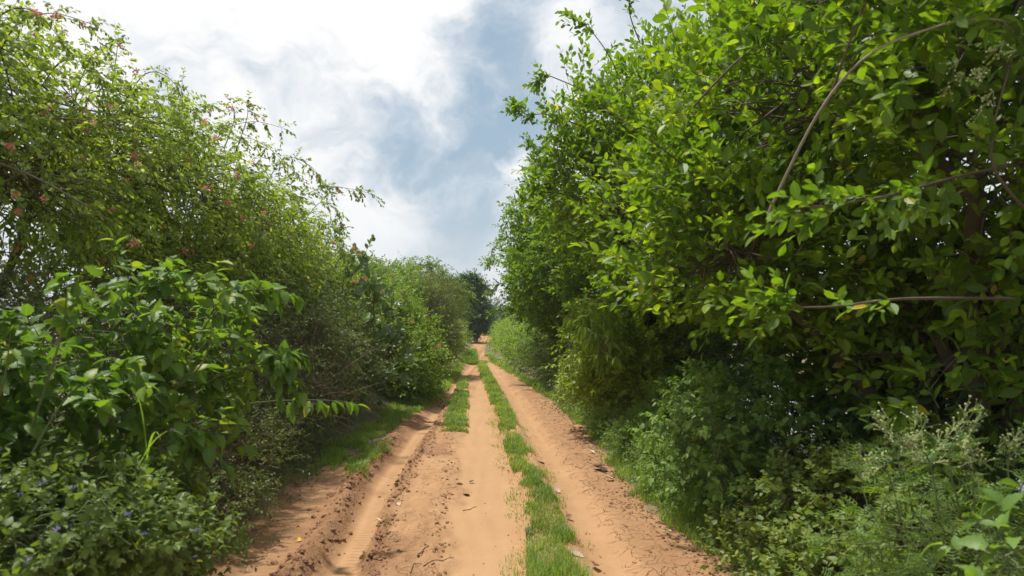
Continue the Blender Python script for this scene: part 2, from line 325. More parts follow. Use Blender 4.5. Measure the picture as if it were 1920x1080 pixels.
def soil_mat():
    m, ns, ls = mat_new('red_soil')
    tc = mnode(ns, 'ShaderNodeTexCoord'); at = mnode(ns, 'ShaderNodeAttribute', attribute_name='ld')
    sp = mnode(ns, 'ShaderNodeSeparateXYZ'); ls.new(at.outputs['Vector'], sp.inputs[0])
    def noise(sc, det=5, ro=.6):
        n = mnode(ns, 'ShaderNodeTexNoise'); n.inputs['Scale'].default_value = sc; n.inputs['Detail'].default_value = det; n.inputs['Roughness'].default_value = ro
        ls.new(tc.outputs['Object'], n.inputs['Vector']); return n.outputs['Fac']
    def mrange(v, a, b, c=0., d=1.):
        n = mnode(ns, 'ShaderNodeMapRange'); ls.new(v, n.inputs['Value'])
        for k, q in zip(('From Min', 'From Max', 'To Min', 'To Max'), (a, b, c, d)): n.inputs[k].default_value = q
        return n.outputs[0]
    def mixc(f, a, b, bt='MIX'):
        n = mnode(ns, 'ShaderNodeMixRGB', blend_type=bt)
        for i, v in enumerate((f, a, b)):
            if isinstance(v, float): n.inputs[i].default_value = v
            elif isinstance(v, tuple): n.inputs[i].default_value = v
            else: ls.new(v, n.inputs[i])
        return n.outputs[0]
    def mm(op, a, b=None):
        n = mnode(ns, 'ShaderNodeMath', operation=op)
        for i, v in enumerate((a, b)):
            if v is None: continue
            if isinstance(v, (int, float)): n.inputs[i].default_value = v
            else: ls.new(v, n.inputs[i])
        return n.outputs[0]
    base = mixc(mrange(noise(1.6), .3, .7), (.315, .182, .090, 1), (.405, .246, .130, 1))
    base = mixc(mrange(noise(9, 6), .35, .75, 0, .55), base, (.33, .165, .085, 1))
    # churned soil is darker and redder, dust on the smooth middle paler
    base = mixc(mm('MULTIPLY', sp.outputs['X'], mrange(noise(14, 5), .3, .6)), base, (.27, .135, .075, 1))
    base = mixc(mm('MULTIPLY', sp.outputs['Y'], .55), base, (.395, .245, .130, 1))
    speck = mrange(noise(110, 4, .7), .56, .68, 0, .5)
    base = mixc(speck, base, (.22, .12, .07, 1))
    vo = mnode(ns, 'ShaderNodeTexVoronoi'); vo.inputs['Scale'].default_value = 70; ls.new(tc.outputs['Object'], vo.inputs['Vector'])
    base = mixc(mrange(vo.outputs['Distance'], .12, .05, 0, .5), base, (.60, .42, .28, 1))
    # cracks in the dried mud
    wv = mnode(ns, 'ShaderNodeTexNoise'); wv.inputs['Scale'].default_value = 7; ls.new(tc.outputs['Object'], wv.inputs['Vector'])
    wa = mnode(ns, 'ShaderNodeVectorMath', operation='MULTIPLY_ADD'); ls.new(wv.outputs['Color'], wa.inputs[0]); wa.inputs[1].default_value = (.25, .25, 0); ls.new(tc.outputs['Object'], wa.inputs[2])
    fl = mnode(ns, 'ShaderNodeMapping'); fl.inputs['Scale'].default_value = (1, .75, 0); ls.new(wa.outputs[0], fl.inputs['Vector'])
    v2 = mnode(ns, 'ShaderNodeTexVoronoi', feature='DISTANCE_TO_EDGE'); v2.inputs['Scale'].default_value = 11; ls.new(fl.outputs[0], v2.inputs['Vector'])
    gap = mrange(noise(4.1, 4), .42, .58)
    crk = mm('MULTIPLY', mm('MULTIPLY', mrange(v2.outputs['Distance'], .022, .004), sp.outputs['Z']), gap)
    base = mixc(mm('MULTIPLY', crk, .6), base, (.14, .075, .045, 1))
    pb = mnode(ns, 'ShaderNodeBsdfPrincipled'); ls.new(base, pb.inputs['Base Color']); pb.inputs['Roughness'].default_value = .95; pb.inputs['Specular IOR Level'].default_value = .15
    rn = mnode(ns, 'ShaderNodeTexNoise', noise_type='RIDGED_MULTIFRACTAL'); rn.inputs['Scale'].default_value = 5; rn.inputs['Detail'].default_value = 7; rn.inputs['Roughness'].default_value = .6; ls.new(fl.outputs[0], rn.inputs['Vector'])
    h = mm('ADD', mm('MULTIPLY', mm('ADD', noise(45, 8, .65), mm('MULTIPLY', rn.outputs['Fac'], .8)), mm('ADD', mm('MULTIPLY', sp.outputs['X'], 1.5), .22)), mm('MULTIPLY', crk, -1.2))
    # tread marks pressed across the ruts
    wvv = mnode(ns, 'ShaderNodeTexWave', wave_type='BANDS', bands_direction='Y'); wvv.inputs['Scale'].default_value = 5.2; wvv.inputs['Distortion'].default_value = 2.2; wvv.inputs['Detail'].default_value = 2
    ls.new(tc.outputs['Object'], wvv.inputs['Vector'])
    at2 = mnode(ns, 'ShaderNodeAttribute', attribute_name='tread')
    h = mm('ADD', h, mm('MULTIPLY', mm('MULTIPLY', wvv.outputs['Fac'], at2.outputs['Fac']), .6))
    bp = mnode(ns, 'ShaderNodeBump'); bp.inputs['Strength'].default_value = 1.0; bp.inputs['Distance'].default_value = .022
    ls.new(h, bp.inputs['Height']); ls.new(bp.outputs[0], pb.inputs['Normal'])
    out = mnode(ns, 'ShaderNodeOutputMaterial'); ls.new(pb.outputs[0], out.inputs['Surface'])
    return m
SOIL = soil_mat()
def grid(xs2d, ys, zf):
    Y = np.broadcast_to(ys[:, None], xs2d.shape); Z = zf(xs2d, Y)
    R, C = xs2d.shape
    V = np.stack([xs2d, Y, Z], -1).reshape(-1, 3)
    i = (np.arange(R - 1)[:, None] * C + np.arange(C - 1)[None]).ravel()
    return V, np.stack([i, i + 1, i + C + 1, i + C], -1)
ys = [-5.0]
while ys[-1] < 72: ys.append(ys[-1] + max(.0, .05 if ys[-1] < 3.6 else .0052 * ys[-1]))
ys = np.array(ys); uu = np.linspace(0, 1, 230)
xl, xr = XL(ys) - .35, XR(ys) + .35
X2 = xl[:, None] + (xr - xl)[:, None] * uu[None]
V, F = grid(X2, ys, track_z)
x, y = V[:, 0], V[:, 1]
d1, d2, d3, drr = x - L1(y), x - L2(y), x - L3(y) + WOB(x, y), x - BR(y)
rough = np.clip(sst(.10, -.02, d1) * (.35 + .4 * np.exp(-((d1 + .1) / .15) ** 2)) + sst(-.12, .06, d2) * sst(.10, -.16, d3) * (.0 + .7 * sst(-.3, .6, fbm(x * 2, y * 1.3, 3, 17))) + np.exp(-((d2) / .06) ** 2) * .5, 0, 1) + sst(.28, .45, drr) * .35
dust = sst(-.12, .16, d3) * sst(-.02, -.12, x - BL(y)) + .5 * np.exp(-((drr - .15) / .1) ** 2) + .45 * sst(.04, .12, d1) * sst(-.02, -.12, d2)
crack = sst(.2, .32, drr) * sst(.05, -.1, x - XR(y)) + .4 * sst(-.08, .02, d2) * sst(.04, -.06, d3)
me = mesh_from('dirt_track', V, F, np.stack([np.clip(rough, 0, 1), np.clip(dust, 0, 1), crack], -1), True, SOIL)
ta = me.attributes.new('tread', 'FLOAT', 'POINT')
tr = sst(.1, .16, d1) * sst(-.03, -.1, d2) * (fbm(x * 1.2, y * .5, 2, 81) > -.1) + .6 * np.exp(-((drr - .14) / .08) ** 2) * (fbm(x, y * .6, 2, 82) > .0) + .5 * sst(-.2, -.3, d1) * (fbm(x * 1.4, y * .7, 2, 83) > .1)
ta.data.foreach_set('value', tr.astype(np.float32))
link('dirt_track', me, kind='structure')

m, ns, ls = mat_new('field_soil')
tc = mnode(ns, 'ShaderNodeTexCoord'); no = mnode(ns, 'ShaderNodeTexNoise'); no.inputs['Scale'].default_value = 3; no.inputs['Detail'].default_value = 8; ls.new(tc.outputs['Object'], no.inputs['Vector'])
rp = mnode(ns, 'ShaderNodeValToRGB'); ls.new(no.outputs['Fac'], rp.inputs[0])
rp.color_ramp.elements[0].position = .35; rp.color_ramp.elements[0].color = (.09, .07, .04, 1); rp.color_ramp.elements[1].position = .7; rp.color_ramp.elements[1].color = (.20, .125, .07, 1)
e = rp.color_ramp.elements.new(.5); e.color = (.10, .10, .04, 1)
pb = mnode(ns, 'ShaderNodeBsdfPrincipled'); ls.new(rp.outputs[0], pb.inputs['Base Color']); pb.inputs['Roughness'].default_value = .95
bp = mnode(ns, 'ShaderNodeBump'); bp.inputs['Distance'].default_value = .03; ls.new(no.outputs['Fac'], bp.inputs['Height']); ls.new(bp.outputs[0], pb.inputs['Normal'])
out = mnode(ns, 'ShaderNodeOutputMaterial'); ls.new(pb.outputs[0], out.inputs['Surface'])
FIELD = m
gx = np.concatenate([-np.geomspace(3200, 7, 40), np.arange(-6.6, 6.6, .09), np.geomspace(7, 3200, 40)])
gy = np.concatenate([-np.geomspace(3000, 6, 25), np.arange(-5, 12, .12), np.arange(12, 30, .25), np.geomspace(30, 90, 60)[:-1], np.geomspace(90, 4000, 30)])
V, F = grid(np.broadcast_to(gx, (len(gy), len(gx))), gy, ground_z)
link('ground', mesh_from('ground', V, F, None, True, FIELD), kind='structure')
# flooded field behind the right-hand trees
m, ns, ls = mat_new('still_water')
pb = mnode(ns, 'ShaderNodeBsdfPrincipled'); pb.inputs['Base Color'].default_value = (.10, .10, .07, 1); pb.inputs['Roughness'].default_value = .06; pb.inputs['Specular IOR Level'].default_value = .8
no = mnode(ns, 'ShaderNodeTexNoise'); no.inputs['Scale'].default_value = 6; bp = mnode(ns, 'ShaderNodeBump'); bp.inputs['Distance'].default_value = .004; ls.new(no.outputs['Fac'], bp.inputs['Height']); ls.new(bp.outputs[0], pb.inputs['Normal'])
out = mnode(ns, 'ShaderNodeOutputMaterial'); ls.new(pb.outputs[0], out.inputs['Surface'])
wx, wy = np.linspace(3, 38, 30), np.linspace(-8, 27, 30)
V, F = grid(np.broadcast_to(wx, (30, 30)), wy, lambda a, b: a * 0 - .36)
link('water', mesh_from('water', V, F, None, True, m), kind='structure')

# ------------------------------------------------------------------ leaf shapes (unit length along +Y)
def leaf_tmpl(st, wid, fold=.25, curl=.15, serr=0., peak=.42, mid=True, wave=0.):
    ts = np.linspace(0, 1, st + 2)
    V, D, F = [(0, 0, 0)], [(0, 0)], []
    for i, t in enumerate(ts[1:-1]):
        a = np.log(.5) / np.log(peak); w = wid * np.sin(np.pi * t ** a) ** .85
        if serr and i % 2: w *= (1 - serr)
        z = -curl * t * t; wz = wave * (1 if i % 2 else -1)
        if mid: V += [(-w, t, z + fold * w + wz), (0, t, z), (w, t, z + fold * w - wz)]; D += [(-1, t), (0, t), (1, t)]
        else: V += [(-w, t, z), (w, t, z)]; D += [(-1, t), (1, t)]
    V.append((0, 1, -curl)); D.append((0, 1)); n = len(V) - 1; c = 3 if mid else 2
    k = c
    if mid: F += [(0, 2, 1), (0, 3, 2)]
    else: F += [(0, 2, 1)]
    for i in range(st - 1):
        a = 1 + i * c
        for j in range(c - 1): F += [(a + j, a + j + 1, a + c + j + 1), (a + j, a + c + j + 1, a + c + j)]
    a = 1 + (st - 1) * c
    for j in range(c - 1): F.append((a + j, a + j + 1, n))
    return np.array(V, float), np.array(F), np.array(D, float)
def lobed_tmpl(pairs=5, w=.34):
    V, F, D = [], [], []
    def tri(a, b, c):
        i = len(V); V.extend([a, b, c]); D.extend([(0, a[1]), (.5, b[1]), (1, c[1])]); F.append((i, i + 1, i + 2))
    tri((-.02, 0, 0), (.02, 0, 0), (0, 1, -.15))
    for i in range(pairs):
        t = .18 + .7 * i / pairs; ww = w * np.sin(np.pi * (t * .85 + .12)) ; z = -.15 * t * t
        for s in (-1, 1):
            b = (s * ww * .55, t + .10, z + .03); tip = (s * ww, t + .2, z)
            tri((0, t - .02, z), (0, t + .06, z), b); tri((s * ww * .3, t + .0, z + .02), tip, b)
            tri(b, (s * ww * .75, t + .22, z), (s * ww * .4, t + .07, z + .02))
            tri((s * ww * .35, t + .05, z + .02), (s * ww * .72, t + .02, z), b)
    return np.array(V, float), np.array(F), np.array(D, float)
T = {
 'obov':  leaf_tmpl(3, .26, .26, .10, peak=.52),
 'obovh': leaf_tmpl(6, .26, .28, .14, peak=.52, wave=.010),
 'hi':    leaf_tmpl(5, .24, .28, .18),
 'serr':  leaf_tmpl(9, .31, .26, .34, serr=.17, peak=.36, wave=.008),
 'mid':   leaf_tmpl(3, .26, .3, .16),
 'low':   leaf_tmpl(2, .27, 0, .12, mid=False),
 'lowm':  leaf_tmpl(1, .28, .35, .05),
 'round': leaf_tmpl(5, .33, .2, .05, peak=.55),
 'heart': leaf_tmpl(4, .40, .2, .15, peak=.34),
 'long':  leaf_tmpl(6, .11, .35, .35, peak=.45),
 'tiny':  (np.array([(0, 0, 0), (.27, .45, .06), (0, 1, -.08), (-.27, .45, .06)], float), np.array([(0, 1, 2), (0, 2, 3)]), np.array([(0, 0), (1, .5), (0, 1), (-1, .5)], float)),
 'lobed': lobed_tmpl(4, .44),
}
def frames(d, n):
    """leaf matrices: Y along d, Z near n"""
    y = nz(d); x = nz(np.cross(y, n)); z = np.cross(x, y)
    return np.stack([x, y, z], -1)
def make_shoots(rng, p0, d, L, nleaf, lsize, lang=60, droop=.25, ldroop=.35, upw=1.0, opp=False, tilt=.5, tipscale=.75, start=.1, svar=(.65, 1.2)):
    K = len(p0); j = np.arange(nleaf)
    Lk = (L * rng.uniform(.6, 1.25, K))[:, None]
    t = start + (1 - start) * (j + .5) / nleaf
    tt = np.broadcast_to(t, (K, nleaf))
    side = nz(np.cross(d, np.array([0, 0, 1.]) + rng.normal(0, .25, (K, 3)))); b = np.cross(side, d)
    ph = rng.uniform(0, 6.28, K)[:, None] * .25 + (j * (np.pi if opp else 2.4) + (0 if not opp else 0))[None]
    if opp: ph = ph + (j // 2)[None] * .8
    pos = p0[:, None] + d[:, None] * (Lk * tt)[..., None]
    pos[..., 2] -= droop * Lk * tt ** 2
    tang = nz(d[:, None] + np.array([0, 0, -1.]) * (2 * droop * tt)[..., None])
    th = np.radians(lang) * (1 - .45 * tt ** 2) + rng.normal(0, .2, (K, nleaf))
    ld = tang * np.cos(th)[..., None] + (side[:, None] * np.cos(ph)[..., None] + b[:, None] * np.sin(ph)[..., None]) * np.sin(th)[..., None]
    ld = nz(ld + np.array([0, 0, -1.]) * (ldroop * rng.uniform(.3, 1.5, (K, nleaf)))[..., None])
    nn = nz(np.array([0, 0, 1.]) * upw + rng.normal(0, tilt, (K, nleaf, 3)) + tang * .2)
    M = frames(ld, nn)
    sc = lsize * rng.uniform(svar[0], svar[1], (K, nleaf)) * (1 - (1 - tipscale) * tt ** 2)
    M = M * sc[..., None, None]
    # stems
    ts = np.linspace(0, 1, 3)
    SPs = p0[:, None] + d[:, None] * (Lk * ts)[..., None]; SPs[..., 2] -= droop * Lk * ts ** 2
    return pos.reshape(-1, 3), M.reshape(-1, 3, 3), SPs
PLANTS = []
def sample_clumps(rng, blobs, n, inner=.45, zmin=.05, noise=.28):
    C = np.array([b[0] for b in blobs]); R = np.array([b[1] for b in blobs])
    w = np.array([(r[0] * r[1] * r[2]) ** (2 / 3) * (b[2] if len(b) > 2 else 1) for b, r in zip(blobs, R)]); w /= w.sum()
    out = []; got = 0
    P, Dn, Bi = [], [], []
    while got < n:
        k = rng.choice(len(blobs), n, p=w); v = nz(rng.normal(0, 1, (n, 3)))
        rr = 1 - inner * rng.random(n) ** 1.6
        lump = 1 + noise * (fbm(v[:, 0] * 2.2 + k * 3.7, v[:, 2] * 2.2 + v[:, 1] * 1.7, 3, 7))
        p = C[k] + v * R[k] * (rr * lump)[:, None]
        q = np.linalg.norm((p[:, None] - C[None]) / R[None], axis=2); q[np.arange(n), k] = 9
        keep = (q.min(1) > .62) | (rng.random(n) < .12)
        keep &= p[:, 2] > hz(p[:, 0], p[:, 1]) + zmin
        P.append(p[keep]); Dn.append(nz(v[keep] / R[k[keep]])); Bi.append(k[keep]); got += keep.sum()
    return np.concatenate(P)[:n], np.concatenate(Dn)[:n], np.concatenate(Bi)[:n]
def limb_curve(rng, a, b, n=7, sag=.15, wob=.04):
    t = np.linspace(0, 1, n)[:, None]; L = np.linalg.norm(b - a)
    mid = (a + b) / 2 + np.array([0, 0, L * sag]); P = (1 - t) ** 2 * a + 2 * t * (1 - t) * mid + t * t * b
    P[1:-1] += rng.normal(0, wob * L, (n - 2, 3)); return P
def plant(name, label, cat, base, blobs, sp, tm, nclump, nsh, L, nleaf, lsize, seed, group=None, bark=None, trunk_r=.05, cl_r=.16,
          up=.35, wr=.45, tmhi=None, parts=0, stems=True, limbs=True, hue=0., part_name='crown', stem_name='branch', inner=.45, keepout=None, **sk):
    rng = np.random.default_rng(seed)
    bx, by = base; root_loc = np.array([bx, by, float(hz(np.array(bx), np.array(by)))])
    root = empty(name, root_loc, label, cat, group)
    bark = bark or BARK
    cp, cd, cb = sample_clumps(rng, blobs, nclump, inner)
    if keepout is not None:
        k = keepout(cp); cp, cd, cb = cp[k], cd[k], cb[k]
    nclump = len(cp)
    K = nclump * nsh
    p0 = np.repeat(cp, nsh, 0) + rng.normal(0, cl_r * .55, (K, 3)); out = np.repeat(cd, nsh, 0)
    d = nz(out + np.array([0, 0, up]) + rng.normal(0, wr, (K, 3)))
    crnd = np.repeat(rng.normal(0, .11, nclump), nsh)
    # clumps higher on the plant are younger and yellower
    pos, M, SPs = make_shoots(rng, p0, d, L, nleaf, lsize, **sk)
    rnd = np.clip(.45 + hue + np.repeat(crnd, nleaf) + rng.normal(0, .17, len(pos)) + .22 * (np.tile(np.arange(nleaf) / max(1, nleaf - 1), K) - .45), 0, 1)
    rnd = np.minimum(rnd, .94); rnd[rng.random(len(rnd)) < .005] = 1.0
    ok = pos[:, 2] > hz(pos[:, 0], pos[:, 1]) + .01
    rec = dict(root=root, rl=root_loc, pos=pos[ok], M=M[ok], rnd=rnd[ok], sp=sp, tm=tm, tmhi=tmhi or 'hi', parts=parts, pn=part_name, rng=rng)
    if limbs:
        b0 = root_loc + np.array([0, 0, -.08])
        for i, b in enumerate(blobs):
            c = np.array(b[0]); st = b0 + np.append(rng.normal(0, trunk_r * 1.6, 2), 0)
            P = limb_curve(rng, st, c, 9); r = trunk_r * np.linspace(1, .35, 9) * rng.uniform(.6, 1.1)
            V, F = tubes(P[None], r[None], 7)
            V = V - root_loc
            link('trunk' if i == 0 and len(blobs) > 1 and stem_name == 'branch' else stem_name, mesh_from('limb', V, F, None, True, bark), root)
    A = Acc()
    if limbs:
        Rb = np.array([b[1] for b in blobs])[cb]; C = np.array([b[0] for b in blobs])[cb] + rng.normal(0, .33, cp.shape) * Rb; C = C * .6 + cp * .4 - cd * np.minimum(Rb, .5) * .4; t = np.linspace(0, 1, 5)[None, :, None]
        md = (C + cp) / 2 + rng.normal(0, .08, cp.shape) + np.array([0, 0, .05])
        P = (1 - t) ** 2 * C[:, None] + 2 * t * (1 - t) * md[:, None] + t * t * cp[:, None]
        rr = min(trunk_r, .05) * np.linspace(.16, .06, 5)[None] * np.ones((len(cp), 1))
        V, F = tubes(P, np.maximum(rr, .003), 4); A.add(V - root_loc, F)
    if stems:
        f = 1.0 if stems is True else stems
        q = rng.random(len(SPs)) < f
        rr = np.broadcast_to(np.array([1, .7, .3]) * max(.0016, lsize * .028), (q.sum(), 3))
        V, F = tubes(SPs[q], rr, 3); A.add(V - root_loc, F)
    if A.n: link('twigs', A.mesh('twigs', bark, True), root, kind='stuff')
    PLANTS.append(rec); rec['clumps'] = (cp, cd)
    return rec
def bl(px, py, Y, rx, rz, ry=None, w=1):
    c = W(px, py, Y); a, b = rx / PX * Y, rz / PX * Y
    return (tuple(c), (a, ry if ry else (a + b) / 2, b), w)
def sprays(rec, ways, nsh, L, nleaf, lsize, r0=.008, mat=None, along=(.15, 1), seed=1, name='branch', out=.9, **sk):
    """a long arching stem (a part) with leafy side shoots along it"""
    rng = np.random.default_rng(seed)
    P = np.array([W(*w) if len(w) == 3 and w[2] > 0 else w for w in ways], float)
    n = 24; tq = np.linspace(0, len(P) - 1, n)
    Q = np.zeros((n, 3))
    for i, t in enumerate(tq):   # Catmull-Rom
        k = min(int(t), len(P) - 2); f = t - k
        p0, p1, p2, p3 = P[max(k - 1, 0)], P[k], P[k + 1], P[min(k + 2, len(P) - 1)]
        Q[i] = .5 * (2 * p1 + (p2 - p0) * f + (2 * p0 - 5 * p1 + 4 * p2 - p3) * f * f + (3 * p1 - p0 - 3 * p2 + p3) * f ** 3)
    V, F = tubes(Q[None], (r0 * np.linspace(1, .3, n))[None], 5)
    link(name, mesh_from('stem', V - rec['rl'], F, None, True, mat or BARK), rec['root'])
    if nsh:
        tk = rng.uniform(along[0], along[1], nsh) ** .8 * (n - 1); tk[0] = n - 1.01
        k = np.minimum(tk.astype(int), n - 2); f = (tk - k)[:, None]
        p0 = Q[k] * (1 - f) + Q[k + 1] * f; tg = nz(Q[k + 1] - Q[k])
        d = nz(tg + rng.normal(0, out, (nsh, 3))); d[0] = tg[0]
        pos, M, SPs = make_shoots(rng, p0, d, L, nleaf, lsize, **sk)
        V, F = tubes(SPs, np.broadcast_to(np.array([1, .7, .3]) * max(.0013, lsize * .02), (len(SPs), 3)), 3)
        link('twigs', mesh_from('twigs', V - rec['rl'], F, None, True, mat or BARK), rec['root'], kind='stuff')
        rec['pos'] = np.concatenate([rec['pos'], pos]); rec['M'] = np.concatenate([rec['M'], M])
        rec['rnd'] = np.concatenate([rec['rnd'], np.clip(rng.normal(.45, .2, len(pos)), 0, 1)])
    return Q

# ================================================================== LEFT SIDE
HG = 'shrubs of the hedge along the left of the track'
# flowering creeper mass: three big shrubs one behind the other
cr_kw = dict(bark=STEMV, stems=.6, sp='creeper', tm='low', tmhi='mid', nleaf=9, up=.35, wr=.5, droop=.45, ldroop=.55, lang=55, tilt=.6, hue=.14, cat='shrub', group=HG)
creeper1 = plant('flowering_shrub', 'tallest flowering creeper shrub at the left edge, pink spikes and sky showing through its base', base=(-3.9, 4.6),
   blobs=[((-3.9, 4.0, 3.25), (.95, 1.2, .55)), ((-3.7, 5.6, 3.15), (.85, 1.1, .6)), ((-4.3, 3.2, 3.6), (.9, 1., .55)), ((-3.5, 4.7, 2.6), (.7, 1.3, .5)), ((-4.2, 5.4, 2.5), (.7, 1.2, .5), .6), ((-4.1, 2.6, 2.9), (.9, .9, .5))],
   nclump=840, nsh=6, L=.24, lsize=.052, parts=300, seed=11, trunk_r=.045, cl_r=.2, **cr_kw)
creeper2 = plant('flowering_shrub', 'flowering creeper shrub with long arching stems against the white sky, left of the track', base=(-3.7, 8.0),
   blobs=[((-3.65, 7.0, 2.95), (.9, 1.2, .6)), ((-3.5, 8.4, 2.9), (.9, 1.2, .6)), ((-3.55, 7.6, 2.3), (.7, 1.5, .55)), ((-4.2, 7.6, 2.9), (.8, 1.6, .6), .6), ((-3.5, 9.2, 2.2), (.75, 1., .6)), ((-3.45, 6.6, 1.85), (.55, 1.2, .5))],
   nclump=820, nsh=6, L=.26, lsize=.057, parts=300, seed=12, trunk_r=.05, cl_r=.2, **cr_kw)
creeper3 = plant('flowering_shrub', 'sloping end of the creeper hedge, behind the grey-leaved milkweed bush', base=(-3.6, 11.2),
   blobs=[((-3.7, 10.4, 2.75), (.8, 1.2, .65)), ((-3.7, 11.6, 2.5), (.7, 1.0, .7)), ((-3.2, 11.0, 1.7), (.75, 1.5, .7)), ((-4.3, 11.4, 2.5), (.8, 1.6, .7), .6), ((-3.6, 13.0, 1.6), (.8, 1., .7))],
   nclump=560, nsh=6, L=.28, lsize=.064, seed=13, trunk_r=.05, cl_r=.22, **cr_kw)
SK = dict(droop=.35, ldroop=.5, lang=50)
for i, (rec, ways, nsh) in enumerate([
    (creeper1, [(-40, 200, 4.5), (20, 60, 4.3), (90, 25, 4.2), (172, 45, 4.2)], 13), (creeper1, [(-60, 120, 4.0), (0, 30, 3.9), (60, 20, 3.8), (120, 80, 3.8)], 12),
    (creeper1, [(120, 230, 5.6), (170, 110, 5.6), (215, 75, 5.5)], 8), (creeper1, [(200, 230, 6.2), (215, 130, 6.1), (222, 70, 6.1)], 9), (creeper1, [(210, 240, 6.4), (270, 140, 6.3), (330, 160, 6.2), (352, 250, 6.2)], 14),
    (creeper2, [(300, 300, 7.2), (335, 200, 7.1), (342, 150, 7.1)], 8), (creeper2, [(380, 300, 7.6), (420, 245, 7.5), (475, 228, 7.4), (530, 240, 7.3)], 16),
    (creeper2, [(350, 300, 8.0), (370, 210, 8.0), (395, 195, 8.0)], 8), (creeper2, [(400, 330, 8.2), (450, 262, 8.2), (500, 275, 8.2), (560, 330, 8.1)], 15),
    (creeper2, [(440, 290, 7.4), (462, 225, 7.4), (465, 195, 7.4)], 7), (creeper2, [(420, 280, 7.6), (440, 220, 7.6), (434, 195, 7.6)], 6), (creeper2, [(480, 380, 9.0), (530, 300, 8.8), (580, 310, 8.7), (612, 350, 8.6)], 15),
    (creeper2, [(500, 400, 9.2), (560, 370, 9.0), (620, 350, 8.9), (692, 362, 8.8)], 18), (creeper3, [(560, 430, 10.5), (600, 380, 10.2), (630, 395, 10.2), (638, 420, 10.2)], 12),
    (creeper3, [(600, 470, 11), (625, 440, 11), (640, 430, 11)], 8), (creeper3, [(590, 440, 10.8), (620, 420, 10.8), (640, 470, 10.8)], 10), (creeper3, [(620, 520, 11), (640, 480, 11), (668, 470, 11)], 8),
    (creeper2, [(250, 280, 7), (290, 190, 7), (330, 185, 6.9), (370, 215, 6.8)], 14), (creeper1, [(60, 190, 5.2), (110, 120, 5.1), (160, 110, 5), (190, 150, 5)], 12)]):
    sprays(rec, ways, int(nsh * 1.9), .15 * (ways[0][2] / 6) ** .5, 9, .042 * (ways[0][2] / 6) ** .6, r0=.006, seed=100 + i, **SK)
# woody canes lying across the hedge
for i, ways in enumerate([[(-80, 235, 4.2), (60, 222, 4.3), (150, 225, 4.6), (240, 245, 5)], [(-50, 290, 3.9), (60, 330, 4), (160, 385, 4.2), (215, 420, 4.5)], [(-60, 300, 4.2), (60, 300, 4.4), (140, 262, 4.8)], [(-60, 400, 4.2), (30, 330, 4.2), (110, 330, 4.3), (230, 352, 4.8)]]):
    sprays(creeper1, ways, 6, .12, 8, .036, r0=.009, mat=TWIG, seed=140 + i, **SK)
# lower body under the creeper: dry tangled vines
dry = plant('dry_vine_tangle', 'brown tangle of dead vines on the bank under the left creeper', 'shrub', (-3.4, 5.2),
   [((-3.5, 4.0, 1.35), (.6, 1.2, .75)), ((-3.3, 5.6, 1.3), (.6, 1.2, .7)), ((-3.15, 7.2, 1.15), (.6, 1.2, .6)), ((-3.5, 2.6, 1.4), (.6, 1., .7)), ((-3.9, 5, 1.5), (.5, 2.5, .6))],
   'bramble', 'low', 620, 7, .3, 5, .045, 21, bark=TWIG, trunk_r=.02, cl_r=.25, hue=-.15, up=.1, wr=.9, droop=.5, stem_name='stem', group=HG)
mid_l = plant('bramble_bush', 'dark bramble bush with bare grey twigs facing the track, left of the milkweed', 'bush', (-3.0, 8.3),
   [((-2.9, 7.2, 1.05), (.55, .9, .6)), ((-2.8, 8.6, 1.2), (.65, 1., .75)), ((-2.75, 9.9, 1.1), (.6, 1., .8)), ((-2.7, 8.0, .5), (.5, 1.4, .4)), ((-3.1, 9.5, 1.9), (.6, 1.3, .5))],
   'bramble', 'low', 620, 7, .26, 7, .048, 22, bark=TWIG, trunk_r=.02, cl_r=.2, hue=-.05, up=.2, wr=.7, droop=.4, stem_name='stem', group=HG)
# bare twig fans
A = Acc(); rng = np.random.default_rng(5)
fan0 = W(545, 770, 8.0)
K = 70
st = np.array([W(600, 760, 7.8)] * K) + rng.normal(0, .18, (K, 3)); en = st + np.stack([rng.normal(-.05, .4, K), rng.normal(-.25, .2, K), rng.uniform(.05, .75, K)], -1)
t = np.linspace(0, 1, 6)[None, :, None]; md = (st + en) / 2 + rng.normal(0, .08, (K, 3)) + np.array([0, 0, .1])
P = (1 - t) ** 2 * st[:, None] + 2 * t * (1 - t) * md[:, None] + t * t * en[:, None]
V, F = tubes(P, np.broadcast_to(np.linspace(.006, .0015, 6), (K, 6)), 4); A.add(V - mid_l['rl'], F)
link('bare_twigs', A.mesh('bare_twigs', TWIG, True), mid_l['root'], kind='stuff')

milk = plant('milkweed_bush', 'grey-green milkweed bush with large rounded leaves in whorls, beside the bramble', 'bush', (-2.75, 11.2),
   [((-2.5, 10.6, 1.35), (.5, .6, .5)), ((-2.55, 11.2, 1.9), (.5, .6, .4)), ((-2.2, 10.9, .9), (.45, .6, .45)), ((-2.6, 11.6, 2.2), (.3, .4, .3))],
   'grey', 'round', 95, 1, .35, 9, .15, 23, bark=STEMG, trunk_r=.03, cl_r=.1, tmhi='round', parts=260, stem_name='stem', up=.7, wr=.5, droop=.05, ldroop=-.1, lang=55, group=HG)
for i, w in enumerate([[(640, 620, 10.8), (650, 540, 10.8), (672, 500, 10.7), (686, 472, 10.6)], [(640, 580, 10.8), (645, 520, 10.8), (655, 490, 10.8)], [(700, 640, 10.8), (700, 560, 10.8), (690, 500, 10.8)]]):
    sprays(milk, w, 4, .22, 6, .12, r0=.012, mat=STEMG, seed=160 + i, droop=.05, ldroop=-.2, lang=50, out=.4)
